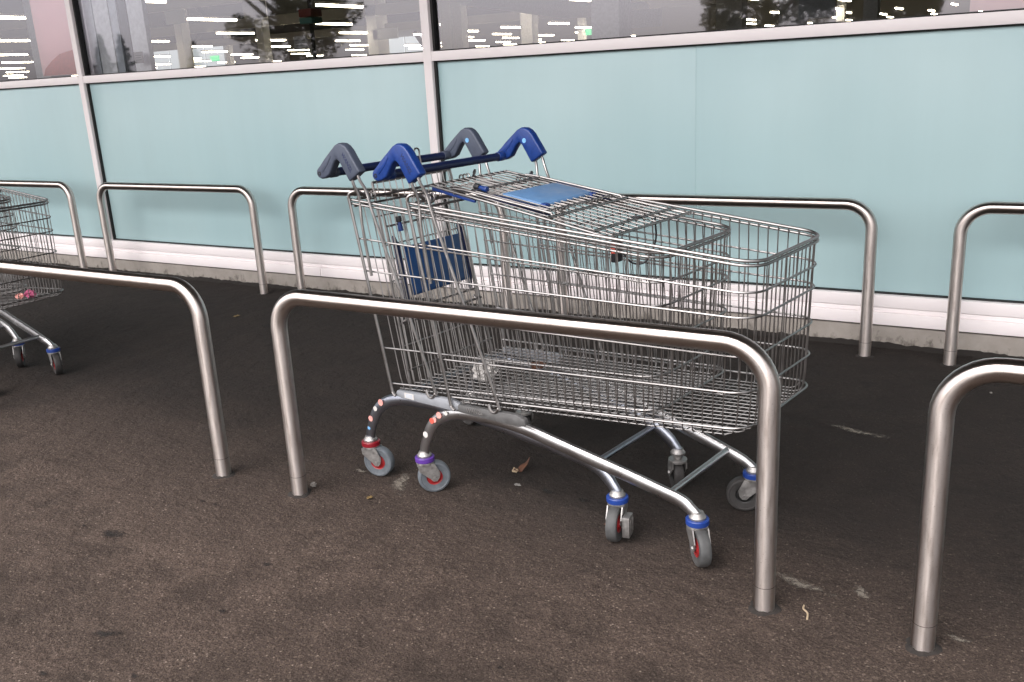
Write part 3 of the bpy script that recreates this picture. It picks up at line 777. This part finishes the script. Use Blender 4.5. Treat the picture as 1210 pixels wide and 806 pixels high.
    b.tube([(0.0,-0.172,0),(0.0,0.172,0)], 0.0042, 8)
    for s in (-1, 1): b.tube([(0.0,s*0.172,0),(0.30,s*0.184,0),(0.630,s*0.198,0)], 0.0040, 8)
    for x in (0.575, 0.630): b.tube([(x,-0.200,0.0062),(x,0.200,0.0062)], 0.0036, 8)
    b.tube([(0.43,-0.19,0.0062),(0.43,0.19,0.0062)], 0.0038, 8)
    M['gate_frame'] = b.mesh('gate_frame')
    b = MB()
    for k in range(13):
        v = -0.158+0.316*k/12; b.tube([(0.0, v, 0.003), (0.630, v*1.15, 0.003)], 0.0019, 5)
    for x in (0.10, 0.19, 0.30, 0.50): b.tube([(x,-0.185,-0.002),(x,0.185,-0.002)], 0.0024, 5)
    M['gate_wires'] = b.mesh('gate_wires')
    b = MB()
    for s in (-1, 1):
        b.tube(catmull([(0.08,s*0.165,0.006),(0.13,s*0.165,0.010),(0.25,s*0.166,0.011),(0.405,s*0.167,0.012),(0.422,s*0.167,0.010),(0.427,s*0.167,0.002),(0.415,s*0.167,-0.005)],4), 0.0036, 7)
    for x in (0.135, 0.395): b.tube([(x,-0.166,0.009),(x,0.166,0.009)], 0.0033, 7)
    M['seat_frame'] = b.mesh('seat_frame')
    b = MB()
    for k in range(11):
        v = -0.145+0.29*k/10; b.tube([(0.06, v+0.008, 0.0065), (0.40, v+0.004, 0.0085)], 0.0020, 5)
    M['seat_wires'] = b.mesh('seat_wires')
    b = MB(); b.prism([(0.206,0.000),(0.347,0.000),(0.350,0.003),(0.350,0.009),(0.344,0.0125),(0.222,0.0125),(0.217,0.011),(0.206,0.011)], -0.102, 0.136)
    M['seat_plate'] = b.mesh('seat_plate', bev=0.0025)
    b = MB(); b.box((0.339, -0.106, -0.008), (0.357, -0.082, 0.012)); b.box((0.339, 0.116, -0.008), (0.357, 0.140, 0.012)); M['plate_lug'] = b.mesh('lug', bev=0.003)
    b = MB(); b.tube([(0.128,-0.11,0.012),(0.158,-0.11,0.012)], [0.006,0.009], 12); M['clip'] = b.mesh('clip', bev=0.002)
    b = MB(); b.tube([(0.112,-0.11,0.012),(0.130,-0.11,0.012)], 0.0095, 12); M['clip_cap'] = b.mesh('clip', bev=0.002)
    b = MB()
    b.prism([(0.165,-0.003),(0.20,0.010),(0.34,0.010),(0.40,-0.003),(0.38,-0.008),(0.18,-0.008)], 0, 0.012)
    M['seat_hinge'] = b.mesh('seat_hinge', bev=0.002)
    b = MB(); b.prism([(0.01,-0.012),(0.17,-0.014),(0.17,-0.006),(0.01,0.002)], -0.176, -0.168); M['strip'] = b.mesh('strip', bev=0.001)
    # --- caster pieces: pivot at the origin, wheel trails along +x
    T = 0.024; WR = 0.0500
    b = MB(); b.lathe([(0.0,0.104),(0.012,0.104),(0.0155,0.116),(0.0215,0.119),(0.022,0.124),(0.0185,0.129),(0.0155,0.136),(0.0,0.136)], 24); M['stem'] = b.mesh('stem')
    b = MB(); b.lathe([(0.020,0.1035),(0.0285,0.1035),(0.0298,0.105),(0.0298,0.117),(0.0282,0.119),(0.021,0.119)], 28); M['collar'] = b.mesh('collar')
    b = MB(); b.lathe([(0.0,0.1030),(0.0270,0.1030),(0.0275,0.1005),(0.0262,0.094)], 24)
    side = [(-0.025,0.097),(-0.006,0.1005),(0.025,0.0990),(T+0.017,0.066),(T+0.0135,0.050),(T+0.006,0.040),(T-0.006,0.040),(T-0.0135,0.049),(-0.023,0.078)]
    for s in (-1, 1): b.prism(side, s*0.0185, s*0.0218)
    # curved crown of the fork over the wheel
    M_c = []
    for k in range(7):
        a = math.pi*k/6; M_c.append((-0.0, 0.0216*math.cos(a), 0.086+0.0152*math.sin(a)))
    for k in range(6):
        p, q = M_c[k], M_c[k+1]
        b.add([(-0.022,p[1],p[2]),(0.024,p[1],p[2]),(0.024,q[1],q[2]),(-0.022,q[1],q[2])], [(0,1,2,3)])
    M['fork'] = b.mesh('fork', angle=30)
    pr = [(0.024,-0.0115),(0.030,-0.0125),(0.0405,-0.0135),(0.042,-0.0150),(0.0470,-0.0140),(0.0498,-0.0095),(WR+0.0003,-0.004),(WR+0.0003,0.004),(0.0498,0.0095),(0.0470,0.0140),(0.042,0.0150),(0.0405,0.0135),(0.030,0.0125),(0.024,0.0115)]
    b = MB(); b.lathe(pr, 40, axis='y', off=(T,0,WR)); M['tyre'] = b.mesh('tyre')
    b = MB(); b.lathe([(0.0,-0.0150),(0.012,-0.0150),(0.014,-0.0125),(0.022,-0.0105),(0.0248,-0.0125),(0.0252,-0.008),(0.0252,0.008),(0.0248,0.0125),(0.022,0.0105),(0.014,0.0125),(0.012,0.0150),(0.0,0.0150)], 30, axis='y', off=(T,0,WR)); M['hub'] = b.mesh('hub')
    b = MB(); b.lathe([(0.0,-0.0245),(0.0055,-0.0245),(0.0065,-0.022),(0.0065,0.022),(0.0055,0.0245),(0.0,0.0245)], 6, axis='y', off=(T,0,WR)); M['bolt'] = b.mesh('bolt')
    b = MB(); b.box((T-0.018,0.024,0.020),(T+0.020,0.044,0.078)); b.box((T-0.012,0.0445,0.03),(T-0.004,0.047,0.07)); b.box((T+0.004,0.0445,0.03),(T+0.012,0.047,0.07)); M['brake'] = b.mesh('brake', bev=0.004)
    # round stickers
    b = MB(); b.lathe([(0.0,0.0009),(0.0085,0.0008),(0.0090,0.0)], 18); M['sticker'] = b.mesh('sticker')
    b = MB(); b.box((-0.019,-0.0006,-0.0085),(0.019,0.0,0.0085)); M['plate_label'] = b.mesh('label')
    b = MB(); b.box((-0.014,-0.0012,-0.001),(0.014,-0.0007,0.001)); M['label_line'] = b.mesh('line')
    M['word'] = text_mesh('WANZL', 0.017, 0.0006)
    return M
TM = build_meshes()

def caster(t, u, v, ang, collar, tyre='tyre_grey', hub='hub_red', brake=False, ring=True):
    c = obj('caster', TM['stem'], 'fork_zinc', t, loc=(u, v, 0), rot=(0, 0, R(ang)))
    if ring: obj('collar', TM['collar'], collar, c)
    obj('fork', TM['fork'], 'fork_zinc', c)
    obj('tyre', TM['tyre'], tyre, c); obj('hub', TM['hub'], hub, c); obj('axle_bolt', TM['bolt'], 'fork_zinc', c)
    if brake: obj('brake_cover', TM['brake'], 'fork_zinc', c)
    return c
def trolley(loc, rz, label, grip='blue_plastic', gate='up', plate='seat_blue', chassis='zinc_tube', wheels=None, wire='zinc_wire', bracket='bracket_plastic'):
    t = empty('shopping_trolley', loc, rz, label, 'trolley', 'shopping trolleys in the bay')
    bk = obj('basket', TM['rim'], wire, t)
    obj('rim_wire', TM['rim_lower'], wire, bk)
    for i in range(1, 6): obj('ring_wire', TM['ring%d' % i], wire, bk)
    obj('side_wires', TM['side_wires'], wire, bk, kind='stuff'); obj('front_wires', TM['front_wires'], wire, bk, kind='stuff')
    for n in 'nf':
        obj('rear_upright', TM['upright_'+n], wire, bk)
        obj('handle_rod', TM['rod_front_'+n], wire, t); obj('handle_rod', TM['rod_rear_'+n], wire, t)
        obj('chassis_tube', TM['chassis_'+n+('_high' if gate == 'down' else '')], chassis, t)
        obj('basket_bracket', TM['bracket_'+n], bracket, t)
    obj('hinge_bar', TM['hinge_bar'], wire, bk); obj('rear_bar', TM['rear_bar'], wire, bk)
    obj('hinge_coil', TM['coil'], wire, bk, loc=(0.020, -0.232, 0.897)); obj('hinge_coil', TM['coil'], wire, bk, loc=(0.020, 0.192, 0.897))
    obj('crossbar', TM['crossbar'], chassis, t, loc=(0, 0, 0.022 if gate == 'down' else 0)); obj('crossbar', TM['crossbar_rear'], chassis, t)
    hb = obj('handle_bar', TM['bar'], 'navy_bar', t)
    for s in (-1, 1):
        g = obj('grip', TM['grip'], grip, t, loc=(0, s*0.274, 0))
        obj('grip_rib', TM['grip_rib'], grip, g, loc=(0, -0.0147, 0)); obj('grip_rib', TM['grip_rib'], grip, g, loc=(0, 0.0147, 0))
        obj('tip_plug', TM['tip_hole'], 'dark_plastic', g, loc=(-0.102, -0.0155, 0.966))
        obj('badge', TM['dot'], 'dot_blue', g, loc=(0.0, 0.0140 if s < 0 else -0.0157, 1.014))
        if s < 0:
            w_ = obj('embossed_word', TM['word'], 'word_dark', g, loc=(0.022, -0.0146, 1.000), rot=(R(90), R(57), 0))
    obj('sleeve', TM['bar_sleeve'], grip, hb, loc=(0, 0.232, 0)); obj('sleeve', TM['bar_sleeve'], grip, hb, loc=(0, -0.26, 0))
    gt = obj('rear_gate', TM['gate_frame'], wire, t, loc=(-0.006, 0, 0.928), rot=(0, R(9.6 if gate == 'up' else 79.5), 0))
    obj('gate_wires', TM['gate_wires'], wire, gt, kind='stuff'); obj('seat_frame', TM['seat_frame'], wire, gt)
    obj('seat_wires', TM['seat_wires'], wire, gt, kind='stuff')
    sh = 0.0 if gate == 'up' else -0.012
    pl = obj('seat_plate', TM['seat_plate'], plate, gt, loc=(sh, 0, 0)); obj('plate_lug', TM['plate_lug'], 'blue_plastic', gt, loc=(sh, 0, 0))
    if gate != 'up': pl.scale = (1.06, 1.08, 1)
    obj('clip', TM['clip'], 'blue_plastic', gt); obj('clip_cap', TM['clip_cap'], 'dark_plastic', gt); obj('seat_hinge', TM['seat_hinge'], 'navy_bar', gt, loc=(0, -0.138, 0)); obj('seat_hinge', TM['seat_hinge'], 'navy_bar', gt, loc=(0, 0.155, 0))
    if gate == 'up': obj('edge_strip', TM['strip'], 'blue_plastic', gt)
    for wv in wheels: caster(t, *wv[:4], **wv[4])
    return t
AXY = R(-7.746); OB = Vector((-1.532, 2.307, 0)); AX = Vector((math.cos(AXY), math.sin(AXY), 0))
RP, FP = (-0.045, 0.247), (0.830, 0.166)
tb_ = trolley(OB, AXY, 'shopping trolley with blue grips, front one of the nested pair behind the whole hoop',
    wheels=[(RP[0], -RP[1], 52, 'collar_purple', dict(tyre='tyre_pale')), (RP[0], RP[1], 150, 'collar_blue', dict(tyre='tyre_dark', hub='hub_black', ring=False)),
            (FP[0], -FP[1], -44, 'collar_blue', dict(tyre='tyre_grey')), (FP[0], FP[1], 205, 'collar_blue', dict(tyre='tyre_dark', hub='hub_black'))])
DG = 0.238
tg_ = trolley(OB - AX*DG, AXY, 'shopping trolley with grey grips, pushed from behind into the one with blue grips', grip='grey_plastic', gate='down', plate='seat_navy',
    chassis='zinc_tube_blue', bracket='bracket_light',
    wheels=[(RP[0], -RP[1], 20, 'collar_red', dict(tyre='tyre_pale')), (RP[0], RP[1], 170, 'collar_blue', dict(tyre='tyre_dark', hub='hub_black', ring=False)),
            (FP[0], -FP[1], -74, 'collar_blue', dict(tyre='tyre_grey', brake=True)), (FP[0], FP[1], 132, 'collar_blue', dict(tyre='tyre_dark', hub='hub_black', ring=False))])
obj('bag_hook', TM['hook'], 'zinc_wire', tg_, loc=(-0.022, 0.092, 0.0))
# stickers on the rear legs, print on the brackets
def on_tube(t, u, z, mat, sc=1.0, nm='sticker'):
    # the outer (near) face of the near chassis leg
    o = obj(nm, TM['sticker'], mat, t, loc=(u, -0.2565+0.12*max(0, u), z), rot=(R(90), 0, 0)); o.scale = (sc*1.15, sc*1.15, 1)
    return o
for (u, z, m, s) in [(0.034,0.268,'sticker_pink',1.0),(0.060,0.278,'sticker_white',0.7),(0.006,0.246,'sticker_red',0.9),(0.016,0.250,'sticker_pink',0.8),(-0.024,0.196,'sticker_white',0.95)]:
    on_tube(tb_, u, z, m, s)
for (u, z, m, s) in [(0.026,0.262,'sticker_pink',1.05),(0.002,0.238,'sticker_white',0.8),(-0.024,0.200,'sticker_pink',0.95),(-0.036,0.165,'dot_blue',0.6)]:
    on_tube(tg_, u, z, m, s)
o = obj('maker_word', TM['word'], 'fork_zinc', tb_, loc=(0.185, -0.2628, 0.311), rot=(R(90), R(-2), 0))
o = obj('paper_label', TM['plate_label'], 'sticker_white', tg_, loc=(0.165, -0.2625, 0.311)); o.scale = (1, 1, 1)
for k in range(4): obj('label_print', TM['label_line'], 'label_print', o, loc=(0.0, 0, -0.0052+0.0034*k))
# coin lock dangling from the lifted gate, with its chain
b = MB(); b.box((-0.009,-0.016,-0.03),(0.009,0.016,0.03)); cl = obj('coin_lock', b.mesh('coin_lock', bev=0.003), 'dark_plastic', tb_, loc=(0.500, 0.0, 0.748))
b = MB(); b.box((-0.007,-0.0175,-0.004),(0.006,-0.0165,0.027)); obj('lock_sticker', b, 'sticker_red', cl)
b = MB(); b.box((-0.0105,-0.014,-0.028),(-0.0095,0.014,0.028)); obj('lock_face', b, 'sticker_white', cl)
b = MB(); b.tube(catmull([(0.50,0.0,0.775),(0.505,0.01,0.80),(0.53,0.02,0.835),(0.585,0.02,0.842)],5), 0.0025, 6)
b.tube(catmull([(0.508,0.012,0.745),(0.53,0.03,0.712),(0.56,0.05,0.715),(0.585,0.06,0.77),(0.59,0.05,0.835)],6), 0.0028, 6); obj('lock_chain', b, 'dark_plastic', cl).location = (-0.500, 0, -0.748)

O3 = Vector((-4.767, 2.214, 0))
t3 = trolley(O3, 0.0, 'shopping trolley front poking in at the left edge, pink scrap in its basket', wire='zinc_wire',
    wheels=[(RP[0], -RP[1], 30, 'collar_blue', {}), (RP[0], RP[1], 150, 'collar_blue', {}), (FP[0], -FP[1], -20, 'collar_blue', dict(tyre='tyre_dark')), (FP[0], FP[1], -24, 'collar_blue', dict(tyre='tyre_dark'))])
t4 = trolley(O3 - Vector((0.285, 0.0, 0)), R(0.4), 'shopping trolley nested behind the one at the left edge, one front wheel showing', gate='down',
    wheels=[(RP[0], -RP[1], 30, 'collar_blue', {}), (RP[0], RP[1], 150, 'collar_blue', {}), (FP[0], -FP[1], -20, 'collar_blue', dict(tyre='tyre_dark')), (FP[0], FP[1], -40, 'collar_blue', dict(tyre='tyre_dark'))])

# ------------------------------------------------------------------ litter
def crumple(name, m, size, seed, loc, label, cat, flat=0.7, group=None):
    bm = bmesh.new(); bmesh.ops.create_icosphere(bm, subdivisions=3, radius=size)
    for v in bm.verts:
        d = v.co.normalized(); k = 1 + 0.55*(noise.noise(d*2.3+Vector((seed,0,0)))) + 0.35*noise.noise(d*6+Vector((0,seed,0)))
        v.co = d*size*k; v.co.z *= flat
    lo = min(v.co.z for v in bm.verts)
    for v in bm.verts: v.co.z -= lo
    me = bpy.data.meshes.new(name); bm.to_mesh(me); bm.free()
    o = obj(name, me, m, loc=loc, rot=(0, 0, seed)); return tag(o, label, cat, group)
def cart_pt(u, v, z): return OB + AX*u + Vector((-AX.y, AX.x, 0))*v + Vector((0,0,z))
crumple('crumpled_paper', 'paper_white', 0.036, 3.1, cart_pt(0.105, -0.115, 0.345), 'crumpled white paper lying in the rear of the nested baskets', 'paper')
crumple('crumpled_paper', 'paper_white', 0.010, 5.2, cart_pt(0.78, 0.06, 0.372), 'tiny pale scrap of paper on the basket floor near its front', 'paper', 0.3)
crumple('crumpled_paper', 'dead_leaf', 0.022, 8.4, cart_pt(0.17, 0.06, 0.345), 'dark brown scrap on the basket floor beside the white paper', 'litter', 0.4)
crumple('pink_scrap', 'paper_pink', 0.022, 1.7, O3 + Vector((0.873, 0.085, 0.376)), 'pink scrap in the basket at the left edge, the brighter one', 'litter', 0.7, 'pink scraps in the basket')
crumple('pink_scrap', 'sticker_pink', 0.018, 2.6, O3 + Vector((0.838, 0.06, 0.374)), 'pale pink scrap in the basket at the left edge', 'litter', 0.6, 'pink scraps in the basket')
def leaf(name, m, loc, ln, wdt, curl, rz, label, cat='leaf'):
    b = MB(); n = 8; V = []
    for i in range(n+1):
        t = i/n; w_ = wdt*math.sin(math.pi*min(1, t*1.02)**0.8)+0.0006
        a = curl*(t-0.3); x = ln*(t-0.5); z = 0.003+abs(a)*abs(t-0.3)*ln*0.9
        for s in (-1, -0.4, 0.4, 1): V.append((x, s*w_, z+0.4*w_*abs(s)*(1+0.5*math.sin(i*1.7))))
    F = [(i*4+k, i*4+k+1, i*4+5+k, i*4+4+k) for i in range(n) for k in range(3)]
    b.add(V, F); o = obj(name, b, m, loc=loc, rot=(0, 0, rz)); tag(o, label, cat)
    md = o.modifiers.new('s', 'SOLIDIFY'); md.thickness = 0.0008
    return o
leaf('dry_leaf', 'dead_leaf', (-1.418, 2.317, 0), 0.058, 0.016, 1.6, 0.9, 'curled brown dry leaf on the tarmac under the trolleys')
leaf('dry_leaf', 'twig_wood', (-1.434, 2.300, 0), 0.026, 0.010, 0.9, 2.4, 'small tan leaf bit beside the curled brown leaf')
leaf('dry_leaf', 'yellow_leaf', (-1.741, 1.950, 0), 0.022, 0.009, 0.6, 0.3, 'tiny yellowish leaf in front of the rear wheels')
leaf('dry_leaf', 'yellow_leaf', (-3.893, 3.435, 0), 0.040, 0.014, 0.5, 0.6, 'yellowish leaf on the dark tarmac near the wall hoops')
leaf('dry_leaf', 'paper_grey', (-1.374, 2.215, 0), 0.030, 0.007, 0.3, -0.3, 'pale grey flattened leaf in front of the brown one')
leaf('dry_leaf', 'dead_leaf', (-1.02, 2.10, 0), 0.016, 0.006, 0.4, 0.2, 'tiny reddish leaf beside the braked wheel')
b = MB(); b.tube(catmull([(-0.028,0.004,0.003),(-0.008,-0.002,0.006),(0.012,0.002,0.004),(0.028,-0.003,0.003)],3), [0.0022]*10, 6)
tag(obj('twig', b, 'twig_wood', loc=(-0.429, 1.909, 0), rot=(0,0,R(118))), 'short pale twig beside the foot of the foreground hoop', 'twig')
crumple('pebble', 'pebble', 0.0085, 4.0, (-2.0+0.035, 1.945, 0), 'pale pebble at the left foot of the foreground hoop', 'pebble', 0.8, 'pebbles')
for i, (x, y, s, lab) in enumerate([(-0.185,3.62,0.004,'small pale pebble by the wall hoop at the right')]):
    crumple('pebble', 'pebble', s, 6.1+i, (x, y, 0), lab, 'pebble', 0.6, 'pebbles')
# pale scuffs: thin scraped films on the tarmac
def scuff(x, y, lx, ly, rz, label):
    b = MB(); n = 24; b.v.append((0,0,0))
    for k in range(n):
        a = 2*math.pi*k/n; b.v.append((lx*math.cos(a), ly*math.sin(a), 0))
    for k in range(n):
        k2 = (k+1) % n
        b.uv[len(b.f)] = [(0,0), (math.cos(2*math.pi*k/n), math.sin(2*math.pi*k/n)), (math.cos(2*math.pi*k2/n), math.sin(2*math.pi*k2/n))]
        b.f.append((0, k+1, k2+1))
    o = obj('pale_scuff', b, 'pale_scuff', loc=(x, y, 0.004), rot=(0, 0, R(rz))); o['kind'] = 'stuff'
    return tag(o, label, 'scuff mark', 'pale scuffs on the tarmac')
for a in [(-1.717,2.079,0.13,0.05,-50,'pale scraped patch between the two rear wheels'), (-0.551,3.057,0.17,0.035,-10,'pale scuff on the dark tarmac right of the baskets'),
          (-0.473,2.028,0.13,0.035,-8,'pale scuff just right of the foreground hoop foot'), (-0.33,2.047,0.06,0.03,-45,'short pale scuff between the two front hoops'),
          (-0.115,1.95,0.05,0.02,0,'small pale scuff beside the right-hand hoop foot'), (-1.90,2.10,0.05,0.02,0,'small pale scuff left of the red-collared wheel')]:
    scuff(*a)

# dark stains: thin oily films
def mat_stain():
    m, t, b = new_mat('dark_stain')
    co = coords(t); n = tex(t, co, Scale=42.0, Detail=6.0, Roughness=0.75)
    ln = t.nodes.new('ShaderNodeTexCoord'); vl = t.nodes.new('ShaderNodeVectorMath'); vl.operation = 'LENGTH'; t.links.new(ln.outputs['UV'], vl.inputs[0])
    edge = mrange(t, vl.outputs['Value'], 0.1, 1.0, 0.14, -0.28)
    a1 = t.nodes.new('ShaderNodeMath'); a1.operation = 'ADD'; t.links.new(n.outputs[0], a1.inputs[0]); t.links.new(edge.outputs[0], a1.inputs[1])
    al = mrange(t, a1.outputs[0], 0.47, 0.60, 0.0, 0.72); t.links.new(al.outputs[0], b.inputs['Alpha'])
    b.inputs['Base Color'].default_value = (0.012, 0.010, 0.009, 1); b.inputs['Roughness'].default_value = 0.9
mat_stain()
def film(name, m, x, y, lx, ly, rz, label, cat, group):
    b = MB(); n = 24; b.v.append((0,0,0))
    for k in range(n):
        a = 2*math.pi*k/n; b.v.append((lx*math.cos(a), ly*math.sin(a), 0))
    for k in range(n):
        k2 = (k+1) % n
        b.uv[len(b.f)] = [(0,0), (math.cos(2*math.pi*k/n), math.sin(2*math.pi*k/n)), (math.cos(2*math.pi*k2/n), math.sin(2*math.pi*k2/n))]
        b.f.append((0, k+1, k2+1))
    o = obj(name, b, m, loc=(x, y, 0.004), rot=(0, 0, R(rz))); o['kind'] = 'stuff'
    return tag(o, label, cat, group)
for (px, py, lx, ly, rz, lab) in [(132, 632, 0.085, 0.05, 20, 'dark blurred stain on the open tarmac at the left'), (125, 750, 0.075, 0.03, 35, 'ragged dark stain low at the left of the foreground'),
        (52, 797, 0.035, 0.015, 10, 'small dark stain at the bottom left corner'), (160, 800, 0.03, 0.015, 10, 'small dark stain at the bottom edge'), (316, 668, 0.035, 0.022, 20, 'dark broken blot in front of the foreground hoop'),
        (263, 723, 0.03, 0.02, 40, 'faint dark blot below the foreground hoop'), (255, 597, 0.022, 0.013, 0, 'dark spot by the left foot of the foreground hoop'), (68, 568, 0.02, 0.01, 0, 'tiny dark spot at the left of the tarmac'),
        (240, 593, 0.026, 0.016, 10, 'dark ringed spot left of the foreground hoop'), (690, 592, 0.04, 0.025, 10, 'dark blot beside the braked wheel'), (100, 622, 0.02, 0.012, 10, 'dark spot left of the blurred stain'),
        (592, 790, 0.018, 0.012, 0, 'small dark spot at the bottom of the foreground'), (648, 582, 0.06, 0.03, 0, 'dark stain near the curled brown leaf')]:
    d = ray(px, py); k = -CAM_Z/d.z
    film('dark_stain', 'dark_stain', d.x*k, d.y*k, lx, ly, rz, lab, 'stain', 'dark stains on the tarmac')
# grit and crumbled tarmac banked along the foot of the wall
rnd = random.Random(11); b = MB(); n = 900; x0 = -13.0; st_ = 0.015
for i in range(n+1):
    x = x0+i*st_; q = Vector((x*5, 0, 0))
    h = 0.008+0.010*max(-0.6, noise.noise(q)+0.6*noise.noise(q*6))+rnd.uniform(0, 0.004); wv = 0.055+0.03*noise.noise(q*1.7+Vector((0,9,0)))+rnd.uniform(-0.006, 0.006)
    b.v += [(x, 0.006, h), (x, -wv*0.35, h*0.55), (x, -wv, -0.003)]
for i in range(n):
    for k in range(2): b.f.append((i*3+k, i*3+k+1, i*3+4+k, i*3+3+k))
o = obj('wall_grit', b, 'grit', loc=(0, YW, 0), kind='stuff'); tag(o, 'dark crumbled grit banked along the foot of the wall', 'grit')
